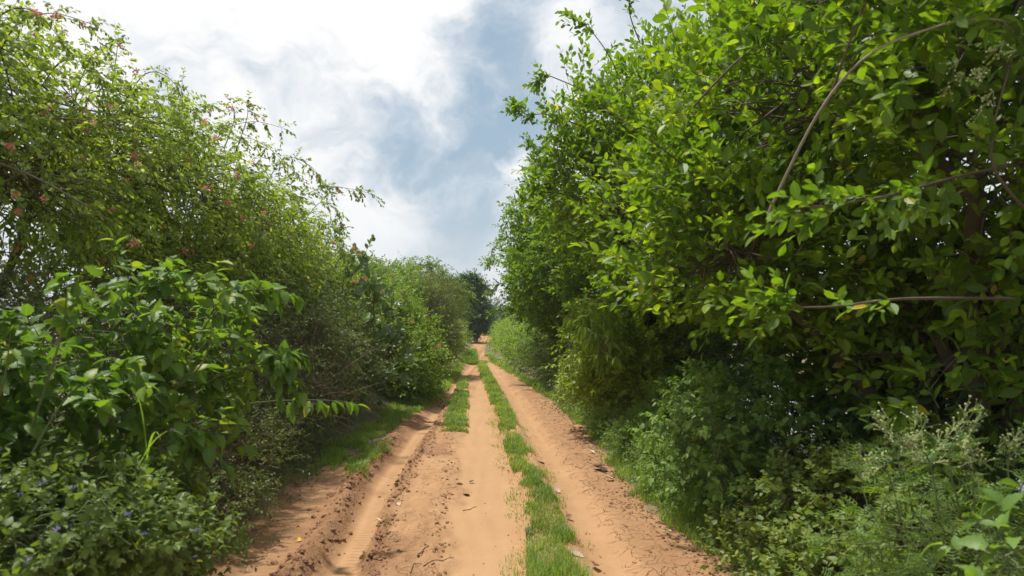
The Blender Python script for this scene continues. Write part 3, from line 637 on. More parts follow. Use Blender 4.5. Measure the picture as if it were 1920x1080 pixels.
vine = plant('climbing_vine', 'thin vine with small heart-shaped yellow-green leaves trailing below the milkweed', 'vine', (-2.3, 9.6),
   [((-2.45, 9.4, 1.0), (.12, .3, .35)), ((-2.35, 9.7, .6), (.25, .3, .3))], 'lime', 'heart', 26, 2, .25, 6, .055, 24, bark=STEMG, trunk_r=.006, cl_r=.05, tmhi='heart', parts=120, stem_name='stem', droop=.8, hue=.2, group=HG)
green_b = plant('leafy_bush', 'bright green bush dotted with orange flowers between the milkweed and the brownish bush', 'bush', (-2.6, 13.6),
   [((-2.35, 13.2, .95), (.75, 1., .75)), ((-2.5, 14.5, 1.5), (.8, 1., .8)), ((-2.1, 14.6, .7), (.6, .9, .6)), ((-3.0, 13.5, 1.9), (.7, 1., .6)), ((-1.95, 13.0, .4), (.5, .8, .4))],
   'lime', 'low', 520, 7, .26, 7, .07, 25, trunk_r=.03, cl_r=.18, tmhi='mid', stem_name='stem', group=HG, stems=.5)
back_b = plant('tall_bush', 'tall yellow-green bush rising behind the brownish rounded bush', 'bush', (-3.8, 17.5),
   [((-3.8, 16.0, 1.8), (1.1, 1.2, .95)), ((-3.6, 18.5, 2.1), (1.1, 1.3, .8)), ((-4.4, 17, 2.2), (1., 1.5, .9)), ((-3.3, 20.5, 2.2), (1., 1.2, .9))],
   'lime', 'low', 520, 7, .34, 7, .09, 26, trunk_r=.05, cl_r=.25, group=HG, hue=-.1, stems=.4)
round_b = plant('round_bush', 'dense rounded olive-brown bush of tiny leaves on the left verge', 'bush', (-2.6, 19.5),
   [((-2.45, 19.3, 1.75), (.85, 1.2, 1.0)), ((-2.3, 18.6, 1.0), (.7, 1., .7)), ((-3.0, 19.8, 1.0), (1., 1., 1.))],
   'olive', 'tiny', 620, 10, .3, 10, .05, 27, trunk_r=.04, cl_r=.25, bark=TWIG, group=HG, stems=.3)
verge_b = plant('verge_bush', 'low dark green bushes spilling onto the left verge before the dark tree', 'bush', (-2.4, 28),
   [((-2.95, 23, .5), (.7, 2.2, .6)), ((-3.3, 28, .8), (.8, 2.5, .8)), ((-3.6, 34, .8), (.9, 3., .9)), ((-4.3, 30, 1.6), (1., 4, 1.3)), ((-3.9, 40, .7), (.9, 2, .7))],
   'creeper', 'tiny', 800, 7, .5, 7, .12, 28, trunk_r=.04, cl_r=.35, group=HG, stems=False)
tree_a = plant('feathery_tree', 'airy light green tree top above the brownish rounded bush', 'tree', (-4.1, 27),
   [((-3.6, 27, 3.1), (1.1, 1., .65)), ((-3.2, 27, 2.4), (1.2, 1., .8)), ((-4.6, 27, 2.5), (1.2, 1., .9))], 'tree2', 'tiny', 330, 7, .5, 9, .12, 29, trunk_r=.08, cl_r=.3, hue=.1, stems=.3, droop=.6)
tree_b = plant('small_tree', 'small dark-topped tree peeping over the left hedge behind the milkweed', 'tree', (-6.4, 27),
   [((-5.7, 27, 3.1), (1.1, 1., .65)), ((-5.0, 27.5, 2.5), (1.3, 1., .8)), ((-6.4, 28, 2.6), (1., 1., .8))], 'dark', 'tiny', 280, 7, .45, 9, .13, 30, trunk_r=.08, cl_r=.3, hue=.2, stems=.3)
dark_t = plant('dark_tree', 'dense dark green tree standing at the bend at the end of the track', 'tree', (-3.6, 46),
   [bl(880, 550, 46, 26, 24, 1.1), bl(893, 585, 45.5, 20, 26, 1.1), bl(860, 560, 46.5, 26, 28, 1.2), bl(880, 610, 45.5, 26, 20, 1.1), bl(885, 530, 46, 15, 10, .7)],
   'dark', 'tiny', 620, 8, .4, 9, .17, 31, trunk_r=.14, cl_r=.3, stems=False)
FG = 'distant trees past the end of the track'
far_sp = [((-4.6, 88, 2.6), (1.9, 2, 2.4), 'far tree with haze painted into its pale crown, right of the dark tree at the bend', 32),
          ((-2.8, 105, 2.2), (2.2, 2, 2.6), 'faint small tree at the vanishing point of the track', 33),
          ((-7.0, 75, 2.4), (2.4, 2, 2.6), 'distant tree tucked behind the dark tree at the bend', 34),
          ((3.2, 70, 2.4), (2.0, 2, 2.4), 'distant hazy tree under the overhanging branches on the right', 35),
          ((-.6, 92, 1.4), (1.3, 2, 1.6), 'far bushy tree beside the gap on the right', 36)]
for c, r, lab, sd in far_sp:
    plant('distant_tree', lab, 'tree', (c[0], c[1]), [(c, r), ((c[0] + r[0] * .6, c[1], c[2] * .7), (r[0] * .8, r[1], r[2] * .7)), ((c[0] - r[0] * .5, c[1], c[2] * 1.25), (r[0] * .6, r[1], r[2] * .6))],
          'far', 'tiny', 200, 6, .5, 8, .26, sd, trunk_r=.15, cl_r=.4, stems=False, group=FG)
end_b = plant('track_end_bush', 'bushes closing off the far end of the track', 'bush', (-2.8, 70),
   [((-5.2, 66, .5), (1.4, 1.5, .8)), ((-.8, 64, .5), (1.2, 1.5, .8)), ((-2.8, 78, .4), (2.4, 1.5, .6)), ((.8, 62, .8), (1.4, 1.5, 1.1))], 'tree2', 'tiny', 420, 6, .5, 8, .18, 37, trunk_r=.06, cl_r=.3, stems=False)

# foreground broad-leaved bushes on the left
FL = dict(sp='broad', tm='serr', tmhi='serr', bark=STEMG, stem_name='stem', opp=True, droop=.15, ldroop=.3, lang=65, tilt=.5, up=.7, wr=.55)
broad1 = plant('broadleaf_bush', 'large bush with big toothed leaves leaning from the left bank over the track', 'bush', (-2.5, 3.7),
   [bl(320, 610, 3.7, 110, 60, .4), bl(400, 680, 3.8, 90, 60, .4), bl(270, 720, 3.6, 110, 70, .4), bl(430, 620, 4.0, 60, 35, .3), bl(330, 820, 3.8, 100, 60, .4), bl(200, 650, 3.6, 70, 60, .35)],
   nclump=96, nsh=2, L=.22, nleaf=7, lsize=.10, seed=41, trunk_r=.013, cl_r=.14, parts=300, hue=.2, **FL)
for i, w in enumerate([[(330, 700, 3.7), (400, 590, 3.7), (460, 545, 3.7), (530, 548, 3.7)], [(350, 720, 3.8), (420, 660, 3.8), (480, 640, 3.8), (535, 690, 3.8)], [(360, 800, 4.1), (450, 760, 4.4), (560, 750, 4.7), (640, 752, 4.8)],
     [(260, 700, 3.5), (290, 600, 3.5), (300, 540, 3.5)], [(300, 750, 3.5), (380, 680, 3.5), (400, 580, 3.5), (390, 550, 3.5)], [(250, 820, 3.3), (330, 800, 3.3), (380, 830, 3.3)], [(320, 760, 3.8), (420, 700, 3.8), (500, 680, 3.8), (530, 670, 3.8)]]):
    sprays(broad1, w, 7, .16, 6, .095, r0=.007, mat=STEMG, seed=180 + i, along=(.35, 1), opp=True, droop=.25, ldroop=.7, lang=60, tilt=.25, out=.55)
broad2 = plant('broadleaf_bush', 'broad-leaved bush at the left edge of the photo with upright yellow-tipped shoots', 'bush', (-2.15, 3.0),
   [bl(50, 700, 2.9, 90, 60), bl(140, 770, 3.1, 80, 60), bl(20, 810, 3.0, 80, 60)],
   nclump=48, nsh=2, L=.2, nleaf=7, lsize=.10, seed=42, trunk_r=.011, cl_r=.12, parts=200, hue=.05, **FL)
for i, w in enumerate([[(60, 800, 2.7), (100, 680, 2.6), (120, 600, 2.6), (125, 550, 2.6)], [(-20, 800, 2.6), (10, 700, 2.5), (20, 610, 2.5)], [(60, 850, 2.7), (130, 740, 2.8), (220, 690, 2.8)], [(-40, 700, 2.8), (10, 660, 2.8), (90, 690, 2.8)]]):
    sprays(broad2, w, 4, .1, 6, .082, r0=.006, mat=STEMG, seed=190 + i, along=(.5, 1), opp=True, droop=.1, ldroop=.5, lang=60, tilt=.3, out=.4)
low_l = plant('low_bramble', 'low dark bramble of small leaves at the foot of the large-leaved bush', 'bush', (-2.4, 5.6),
   [((-2.3, 5.3, .45), (.42, .8, .4)), ((-2.45, 6.4, .5), (.4, .8, .42)), ((-2.65, 4.5, .55), (.45, .7, .45)), ((-2.6, 7.4, .5), (.35, .8, .35)), ((-2.0, 4.7, .25), (.25, .5, .2))],
   'bramble', 'lowm', 520, 6, .15, 8, .034, 43, bark=STEMR, trunk_r=.006, cl_r=.12, hue=.1, stem_name='stem', up=.6)
purp = plant('purple_flowered_weed', 'low weed patch with small violet flowers at the bottom left corner', 'weed', (-2.2, 3.3),
   [bl(80, 1010, 2.5, 160, 70, .3), bl(260, 1010, 2.8, 120, 60, .3), bl(90, 930, 2.8, 150, 40, .3), bl(370, 1040, 3.3, 50, 40, .3), bl(260, 930, 3.2, 110, 40, .3), bl(-80, 950, 2.6, 120, 80, .3)],
   'cover', 'mid', 420, 5, .10, 6, .040, 44, bark=STEMG, trunk_r=.005, cl_r=.1, parts=300, tmhi='heart', stem_name='stem', up=.8, hue=-.1, opp=True)

# ================================================================== RIGHT SIDE
RT = dict(sp='tree', tm='obov', tmhi='obovh', bark=BARK, droop=-.05, ldroop=.0, lang=50, tilt=.6, up=.55, wr=.45, upw=.8, svar=(.45, 1.3))
big = plant('big_leaved_tree', 'spreading tree with large glossy leaves overhanging the right of the track, nearest the camera', 'tree', (3.3, 4.9),
   [((2.75, 3.6, 2.55), (.85, .9, .6)), ((2.3, 4.9, 3.1), (1.0, 1.1, .75)), ((2.0, 6.3, 2.7), (1.0, 1.1, .85)), ((3.0, 4.4, 3.7), (1.2, 1.3, .8)), ((3.0, 6.5, 3.9), (1.3, 1.4, .8)), ((1.75, 5.2, 2.1), (.7, .9, .5)),
    ((3.4, 3.1, 2.1), (.8, .7, .5)), ((2.9, 5.3, 2.0), (.9, 1.2, .6)), ((2.3, 3.3, 3.2), (.7, .7, .5)), ((3.9, 3.8, 2.9), (1, 1.2, .9), .6), ((2.8, 4.2, 1.75), (.6, .8, .35), .7), ((2.9, 4.4, 1.35), (.7, .9, .35)), ((3.0, 5.6, 1.35), (.8, 1., .45)), ((3.9, 4.4, 1.6), (.8, 1.1, .6))],
   nclump=1150, nsh=6, L=.32, nleaf=8, lsize=.104, seed=51, trunk_r=.085, cl_r=.2, parts=300, hue=.13, **RT)
big2 = plant('big_leaved_tree', 'second large-leaved tree behind, its crown reaching furthest over the track against the sky', 'tree', (3.0, 9.2),
   [((1.35, 8.6, 3.2), (.9, 1.1, .85)), ((2.05, 9.9, 2.9), (.8, 1.2, .8)), ((2.3, 8.5, 4.2), (1.1, 1.2, .8)), ((2.1, 10.8, 3.3), (1.0, 1.2, .8)), ((2.4, 8.0, 2.3), (.7, .9, .6)), ((3.0, 9.2, 3.3), (1.1, 1.6, 1.), .6), ((2.4, 10.0, 1.9), (.9, 1.3, .7), .7), ((1.95, 7.4, 3.6), (.8, .8, .7)), bl(1090, 190, 8.0, 50, 40), bl(1060, 270, 8.5, 50, 55), bl(1060, 370, 9.5, 60, 50)],
   nclump=900, nsh=6, L=.32, nleaf=8, lsize=.095, seed=52, trunk_r=.085, cl_r=.22, parts=300, hue=.10, **RT)
for i, (rec, w, n) in enumerate([
    (big2, [(1180, 210, 7.6), (1150, 120, 7.4), (1110, 60, 7.3), (1080, 38, 7.2)], 7), (big2, [(1120, 180, 8), (1050, 150, 8), (1020, 140, 7.9), (1010, 150, 7.9)], 8), (big2, [(1100, 240, 8.2), (1030, 215, 8.2), (990, 215, 8.1), (972, 205, 8.1)], 10),
    (big2, [(1110, 300, 8.4), (1040, 280, 8.4), (1000, 275, 8.4)], 8), (big2, [(1110, 380, 9), (1050, 370, 9), (1000, 350, 9)], 9), (big2, [(1200, 80, 7.2), (1180, 20, 7.1), (1190, -40, 7)], 7),
    (big, [(1440, 400, 3.5), (1530, 220, 3.2), (1620, 110, 3), (1740, 55, 2.8), (1850, 35, 2.7), (1960, 60, 2.7)], 4), (big, [(1900, 560, 3.2), (1700, 560, 3), (1560, 575, 2.8), (1450, 575, 2.8)], 8),
    (big, [(1950, 300, 3.2), (1800, 330, 2.9), (1650, 370, 2.7), (1500, 390, 2.6)], 12), (big, [(1950, 420, 3), (1860, 300, 2.8), (1900, 100, 2.7)], 5), (big, [(1400, 480, 5), (1300, 330, 4.8), (1200, 250, 4.7), (1120, 190, 4.7)], 10),
    (big, [(1300, 200, 4.2), (1400, 100, 4), (1500, 60, 3.8)], 6), (big, [(1550, 200, 3.2), (1600, 60, 3.0), (1640, -30, 2.9)], 6)]):
    sprays(rec, w, n * 2, .2, 8, .075, r0=.0085, mat=BARKP if n == 4 else BARK, seed=210 + i, along=(.3, 1), droop=.0, ldroop=.0, lang=50, tilt=.6, upw=.8, out=.6)
cream = W(1850, 150, 2.7)
tree2 = plant('leaning_tree', 'mid-size tree with small bright leaves leaning over the track, beyond the large-leaved trees', 'tree', (1.9, 16),
   [((.95, 15, 2.8), (.85, 1.2, .75)), ((.75, 17, 2.5), (.75, 1.2, .7)), ((1.3, 16, 2.1), (.9, 1.4, .65)), ((1.6, 14, 3.3), (1.0, 1.2, .7)), ((1.3, 18, 2.9), (1.0, 1.4, .7)), ((2.0, 13, 2.2), (.9, 1.3, .8)), ((.35, 16.2, 3.1), (.4, .6, .22)), ((.4, 17.5, 2.0), (.35, .6, .25)), bl(985, 450, 16, 32, 30, .5), bl(985, 510, 17, 30, 26, .5), bl(1000, 405, 15.5, 30, 25, .5)],
   'tree', 'obov', 900, 7, .30, 8, .095, 53, trunk_r=.08, cl_r=.24, hue=-.02, stems=.5, droop=.0, ldroop=.05, lang=50, tilt=.6, up=.45)
for i, (w, n) in enumerate([([(1010, 430, 16), (960, 410, 16), (940, 440, 16), (915, 490, 16)], 10), ([(1000, 400, 16), (970, 385, 16), (950, 400, 16)], 7), ([(990, 520, 17), (945, 530, 17), (920, 545, 17)], 8), ([(980, 480, 17), (940, 485, 17), (918, 490, 17)], 8), ([(990, 590, 17), (950, 580, 17), (905, 590, 17)], 5)]):
    sprays(tree2, w, n * 2, .24, 8, .09, r0=.012, seed=240 + i, along=(.3, 1), droop=.0, ldroop=.1, out=.7)
RG = 'bushes of the hedge along the right of the track'
hr = []
for k, (base, blobs, lab, sp, n, ls_, tm_, sd) in enumerate([
    ((1.0, 26), [((.75, 24, .45), (.8, 2.2, .6)), ((.55, 29, .5), (.8, 2.5, .6)), ((1.7, 27, 1.0), (1.1, 3, .9)), ((.1, 34, .5), (.8, 3, .6)), ((-.1, 42, .5), (.8, 4, .6)), ((.3, 52, .6), (1., 5, .7))], 'furthest low bushy stretch on the right, tapering to the end of the track', 'lime', 620, .13, 'tiny', 61),
    ((1.9, 17.5), [((1.25, 16, .55), (.6, 1.8, .55)), ((1.2, 18.5, .8), (.8, 1.8, .8)), ((.75, 20.5, .5), (.6, 1.5, .6)), ((2.1, 16, 1.1), (.9, 1.6, .9)), ((1.35, 14.3, .3), (.35, 1.0, .35))], 'pale leafy bush beneath the leaning tree, right of the track', 'tree2', 480, .07, 'low', 62),
    ((2.2, 11.8), [((1.55, 11.0, .5), (.4, 1.2, .5)), ((1.5, 13, .5), (.5, 1.2, .5)), ((2.2, 12, 1.0), (.8, 1.3, .75)), ((1.25, 12.2, .22), (.28, 1.2, .25)), ((1.6, 9.6, .4), (.35, .9, .45))], 'dull bramble bush with dry twigs on the right verge below the bright bush', 'bramble', 480, .045, 'low', 63)]):
    hr.append(plant('verge_bush', lab, 'bush', base, blobs, sp, tm_, n, 7, .28 if sd > 61 else .5, 8, ls_, sd, group=RG, trunk_r=.03, cl_r=.2 if sd > 61 else .35, stems=.5 if sd > 61 else False, hue=-.02))
mango = plant('drooping_leaf_sapling', 'sapling with long narrow hanging leaves on the right, painted yellow-green glow behind', 'sapling', (2.0, 9.2),
   [bl(1105, 610, 7.9, 25, 22, .25), bl(1125, 650, 7.8, 28, 22, .25)], 'lime', 'long', 15, 2, .22, 9, .17, 64, tmhi='long', parts=220, trunk_r=.02, cl_r=.12, ldroop=1.5, lang=50, droop=.3, stem_name='stem')
bright = plant('painted_sun_bush', 'bush with a sunlit yellow-green glow painted into its leaves, behind the hanging narrow leaves on the right', 'bush', (2.4, 9.9),
   [bl(1130, 640, 9.0, 55, 60, .5), bl(1105, 710, 9.6, 40, 45, .6), bl(1200, 700, 8.7, 45, 60, .5), bl(1190, 590, 9.6, 60, 40, .6), ((2.3, 10.2, 1.4), (.7, 1., .7)), ((2.6, 9, 1.2), (.6, .9, .7))], 'lime', 'mid', 560, 7, .2, 7, .075, 65, trunk_r=.02, cl_r=.14, hue=.35, stem_name='stem')  # raised hue paints sunlight into leaves that the crowns above shade
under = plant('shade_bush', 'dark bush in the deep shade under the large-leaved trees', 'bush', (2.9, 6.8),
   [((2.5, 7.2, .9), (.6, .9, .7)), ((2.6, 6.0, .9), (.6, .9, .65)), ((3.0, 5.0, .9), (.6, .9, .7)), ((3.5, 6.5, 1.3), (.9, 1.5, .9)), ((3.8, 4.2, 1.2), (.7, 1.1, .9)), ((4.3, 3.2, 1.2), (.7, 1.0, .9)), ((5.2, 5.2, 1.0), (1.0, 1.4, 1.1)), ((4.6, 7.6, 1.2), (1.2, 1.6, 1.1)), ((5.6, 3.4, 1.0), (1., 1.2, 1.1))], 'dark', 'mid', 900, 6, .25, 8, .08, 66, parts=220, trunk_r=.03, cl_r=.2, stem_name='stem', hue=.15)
# leafy weed clump on the right verge
wd = plant('leafy_weed', 'tall leafy weed clump with soft heart-shaped leaves at the right verge', 'weed', (1.75, 5.2),
   [((1.5, 4.95, .75), (.3, .3, .3)), ((1.55, 5.9, .75), (.3, .4, .4)), ((1.75, 5.15, .95), (.3, .3, .3)), ((1.55, 5.1, .42), (.36, .35, .28)), ((1.95, 5.0, .65), (.3, .35, .3)), ((1.35, 5.3, .55), (.25, .3, .3))],
   'weed', 'mid', 190, 3, .15, 8, .06, 67, bark=STEMG, tmhi='heart', parts=300, trunk_r=.008, cl_r=.1, opp=True, ldroop=.7, up=.8, stem_name='stem')
for i, w in enumerate([[(1450, 850, 5.0), (1440, 720, 5.0), (1428, 640, 5.0)], [(1340, 850, 5.0), (1325, 720, 5.0), (1305, 685, 5.0)], [(1470, 850, 5.0), (1480, 740, 5.0), (1470, 690, 5.0)], [(1290, 880, 5.1), (1265, 810, 5.1), (1245, 785, 5.1)], [(1400, 880, 4.9), (1385, 800, 4.9), (1378, 740, 4.9)]]):
    sprays(wd, w, 10, .1, 7, .055, r0=.006, mat=STEMG, seed=260 + i, along=(.3, 1), opp=True, ldroop=.7, out=.8, name='stem')
cov_r = plant('creeping_weed', 'bright creeping weed with tiny leaves carpeting the right verge beside the cracked mud', 'weed', (1.45, 7.0),
   [((1.42, 6.4, .16), (.26, .8, .26)), ((1.42, 7.6, .2), (.32, .9, .32)), ((1.42, 8.9, .22), (.32, .9, .36)), ((1.45, 5.6, .12), (.2, .5, .22)), ((1.25, 10.3, .15), (.22, .9, .28)), ((1.75, 7.5, .45), (.35, 1.2, .42)), ((1.65, 6.3, .35), (.25, .6, .3))],
   'weed', 'lowm', 950, 6, .09, 7, .032, 68, bark=STEMG, trunk_r=.004, cl_r=.08, up=.9, stem_name='stem', hue=.1, stems=.5, limbs=False)
cov2 = plant('trailing_bramble', 'mat of trailing bramble with dull rounded leaves at the bottom right', 'bramble', (2.0, 3.9),
   [((1.75, 4.1, .28), (.3, .45, .26)), ((2.05, 4.3, .45), (.4, .45, .32)), ((1.6, 3.6, .16), (.25, .35, .2)), ((1.95, 3.5, .38), (.35, .4, .28)), ((2.4, 4.0, .5), (.4, .5, .35)), ((1.5, 4.4, .1), (.15, .4, .12)), ((1.8, 3.1, .2), (.35, .35, .2))],
   'cover', 'heart', 420, 5, .14, 6, .044, 69, bark=STEMR, tmhi='heart', parts=300, trunk_r=.005, cl_r=.1, up=.9, stem_name='stem', hue=.3)
fern_g = plant('flowering_weed', 'feathery weed with cream flower heads on pale stems, nearest the camera at bottom right', 'weed', (1.85, 2.6),
   [((1.62, 2.7, .75), (.3, .3, .2)), ((1.85, 2.5, .7), (.3, .3, .25)), ((1.5, 2.8, .5), (.3, .3, .22)), ((1.75, 2.3, .5), (.3, .25, .25)), ((2.0, 2.8, .85), (.3, .3, .25))],
   'weed', 'lobed', 80, 2, .13, 5, .10, 70, bark=STEMG, tmhi='lobed', parts=160, trunk_r=.007, cl_r=.1, up=.7, ldroop=.4, stem_name='stem', hue=.3)
FLW = []   # cream flower heads: (point)
for i, w in enumerate([[(1690, 980, 2.6), (1660, 880, 2.6), (1600, 860, 2.6)], [(1700, 960, 2.7), (1680, 850, 2.7), (1650, 790, 2.7)], [(1760, 960, 2.5), (1740, 860, 2.5), (1700, 820, 2.5)], [(1800, 960, 2.6), (1780, 850, 2.6), (1820, 780, 2.6)],
                        [(1830, 1000, 2.4), (1825, 900, 2.4), (1822, 840, 2.4)], [(1900, 960, 2.5), (1890, 870, 2.5), (1905, 820, 2.5)], [(1710, 960, 2.8), (1700, 860, 2.8), (1720, 790, 2.8)], [(1650, 960, 2.7), (1690, 880, 2.7), (1760, 850, 2.7)]]):
    Q = sprays(fern_g, w, 5, .09, 4, .06, r0=.004, mat=STEMG, seed=280 + i, along=(.2, .9), out=.7, name='stem')
    FLW.append(Q)
corner = plant('broadleaf_weed', 'blurred large-leaved green weed in the very bottom right corner', 'weed', (1.75, 2.0),
   [bl(1890, 1050, 2.1, 40, 35, .12), bl(1960, 980, 2.2, 40, 40, .12)], 'weed', 'serr', 13, 2, .09, 4, .085, 71, bark=STEMG, tmhi='serr', parts=60, trunk_r=.006, cl_r=.06, up=.7, opp=True, ldroop=.4, stem_name='stem', hue=.1)

# ------------------------------------------------------------------ realise leaves
# which leaves show largest and unhidden from the track: coarse depth map over every leaf
CELL = 10
allp = np.concatenate([r['pos'] for r in PLANTS])
def cell(p):
    return ((p[:, 0] / p[:, 1] * PX + 960) / CELL).astype(int), ((H0 - (p[:, 2] - CAMZ) / p[:, 1] * PX) / CELL).astype(int)
f = allp[:, 1] > .5; q = allp[f]; cx, cy = cell(q)
GW, GH = 1920 // CELL, 1080 // CELL
inn = (cx >= 0) & (cx < GW) & (cy >= 0) & (cy < GH)
zb = np.full(GW * GH, 1e9); np.minimum.at(zb, (cx + cy * GW)[inn], q[inn, 1])
ntri = 0
for r in PLANTS:
    pos, M, rnd = r['pos'], r['M'], r['rnd']
    sel = np.zeros(len(pos), bool)
    if r['parts']:
        cx, cy = cell(pos); inn = (cx >= 0) & (cx < GW) & (cy >= 0) & (cy < GH) & (pos[:, 1] > .5)
        zz = np.where(inn, zb[np.clip(cx, 0, GW - 1) + np.clip(cy, 0, GH - 1) * GW], -1)
        vis = inn & (pos[:, 1] < zz + .10)
        size = np.linalg.norm(M[:, :, 1], axis=1) / pos[:, 1] * PX
        # the face turned to the viewer counts
        face = np.abs(np.einsum('ki,ki->k', nz(M[:, :, 2]), nz(pos - np.array([0, 0, CAMZ])))) + .3
        sc = np.where(vis & (size > 9), size * face, 0)
        idx = np.argsort(-sc)[:r['parts']]; idx = idx[sc[idx] > 0]; sel[idx] = True
        Vt, Ft, Dt = T[r['tmhi']]
        me = mesh_from('leaf', Vt, Ft, np.column_stack([Dt, np.full(len(Dt), .5)]), True, LMO[r['sp']])
        for i in idx:
            o = bpy.data.objects.new('leaf', me); COL.objects.link(o); o.parent = r['root']
            m4 = np.eye(4); m4[:3, :3] = M[i]; m4[:3, 3] = pos[i] - r['rl']
            o.matrix_local = Matrix(m4.tolist())
    Vt, Ft, Dt = T[r['tm']]
    pos, M, rnd = pos[~sel], M[~sel], rnd[~sel]
    V = np.einsum('kij,vj->kvi', M, Vt) + (pos - r['rl'])[:, None]
    F = (Ft[None] + (np.arange(len(pos)) * len(Vt))[:, None, None]).reshape(-1, 3)
    D = np.concatenate([np.broadcast_to(Dt, (len(pos),) + Dt.shape), np.broadcast_to(rnd[:, None, None], (len(pos), len(Vt), 1))], -1)
    ntri += len(F)
    link(r['pn'], mesh_from(r['pn'], V.reshape(-1, 3), F, D.reshape(-1, 3), False, LM[r['sp']]), r['root'], kind='stuff')
print('LEAF TRIS', ntri, 'leaves', len(allp))

# ------------------------------------------------------------------ flowers
def simple_mat(name, c, rough=.6, trans=0):
    m, ns, ls = mat_new(name)
    pb = mnode(ns, 'ShaderNodeBsdfPrincipled'); pb.inputs['Roughness'].default_value = rough
    oi = mnode(ns, 'ShaderNodeObjectInfo'); hs = mnode(ns, 'ShaderNodeHueSaturation'); hs.inputs['Color'].default_value = tuple(c) + (1,)
    mr = mnode(ns, 'ShaderNodeMapRange'); ls.new(oi.outputs['Random'], mr.inputs['Value']); mr.inputs['To Min'].default_value = .7; mr.inputs['To Max'].default_value = 1.2; ls.new(mr.outputs[0], hs.inputs['Value'])
    m2 = mnode(ns, 'ShaderNodeMapRange'); ls.new(oi.outputs['Random'], m2.inputs['Value']); m2.inputs['To Min'].default_value = .48; m2.inputs['To Max'].default_value = .52; ls.new(m2.outputs[0], hs.inputs['Hue'])
    ls.new(hs.outputs[0], pb.inputs['Base Color'])
    sh = pb.outputs[0]
    if trans:
        tr = mnode(ns, 'ShaderNodeBsdfTranslucent'); ls.new(hs.outputs[0], tr.inputs['Color']); mx = mnode(ns, 'ShaderNodeMixShader'); mx.inputs[0].default_value = trans
        ls.new(sh, mx.inputs[1]); ls.new(tr.outputs[0], mx.inputs[2]); sh = mx.outputs[0]
    out = mnode(ns, 'ShaderNodeOutputMaterial'); ls.new(sh, out.inputs['Surface']); return m
PINK = simple_mat('petal_pink', (.66, .27, .20), .6, .35); VIOLET = simple_mat('petal_violet', (.36, .30, .62), .6, .3); CREAM = simple_mat('flower_cream', (.40, .46, .20), .8)
rng = np.random.default_rng(77)
def spike_mesh(n, length, rad, pet, mat, name):
    t = rng.random(n); an = rng.uniform(0, 6.28, n)
    c = np.stack([np.cos(an) * rad * (1 - .5 * t), t * length, np.sin(an) * rad * (1 - .5 * t)], -1)
    d = nz(np.stack([np.cos(an), np.full(n, .7), np.sin(an)], -1) + rng.normal(0, .2, (n, 3)))
    M = frames(d, rng.normal(0, 1, (n, 3))) * pet
    Vt, Ft, _ = T['tiny']; Vt = Vt * np.array([1.3, 1, 1])
    V = np.einsum('kij,vj->kvi', M, Vt) + c[:, None]
    return mesh_from(name, V.reshape(-1, 3), (Ft[None] + (np.arange(n) * 4)[:, None, None]).reshape(-1, 3), None, False, mat)
spk = [spike_mesh(34, .07, .012, .022, PINK, 'flower'), spike_mesh(22, .04, .012, .02, PINK, 'flower')]
def put(name, me, parent, rl, p, d, s):
    M = frames(np.array(d)[None], rng.normal(0, 1, (1, 3)))[0] * s
    o = bpy.data.objects.new(name, me); COL.objects.link(o); o.parent = parent
    m4 = np.eye(4); m4[:3, :3] = M; m4[:3, 3] = p - rl; o.matrix_local = Matrix(m4.tolist()); return o
def visible(p, slack=.12):
    cx, cy = cell(p); inn = (cx >= 0) & (cx < GW) & (cy >= 0) & (cy < GH)
    return inn & (p[:, 1] < zb[np.clip(cx, 0, GW - 1) + np.clip(cy, 0, GH - 1) * GW] + slack)
for rec, nf in ((creeper1, 30), (creeper2, 24), (creeper3, 14), (green_b, 9)):
    cand = rec['pos'][visible(rec['pos'], .05)]
    cand = cand[cand[:, 2] > .8]
    if len(cand) == 0: continue
    for p in cand[rng.choice(len(cand), min(nf, len(cand)), replace=False)]:
        tow = nz(np.array([0, 0, CAMZ]) - p); p = p + tow * .05
        put('flower', spk[int(rng.random() < .4)], rec['root'], rec['rl'], p, tow * .4 + np.array([rng.normal(0, .6), 0, rng.normal(0, .4)]), rng.uniform(.6, 1.05) * (p[1] / 6) ** .3)
vio = spike_mesh(9, .004, .004, .009, VIOLET, 'flower')
for rec, nf in ((purp, 22), (broad1, 3), (cov_r, 8)):
    cand = rec['pos'][visible(rec['pos'], .04)]
    for p in cand[rng.choice(len(cand), min(nf, len(cand)), replace=False)]:
        put('flower', vio, rec['root'], rec['rl'], p + np.array([0, -.02, .03]), np.array([0, -.5, 1.]), rng.uniform(.9, 1.4))
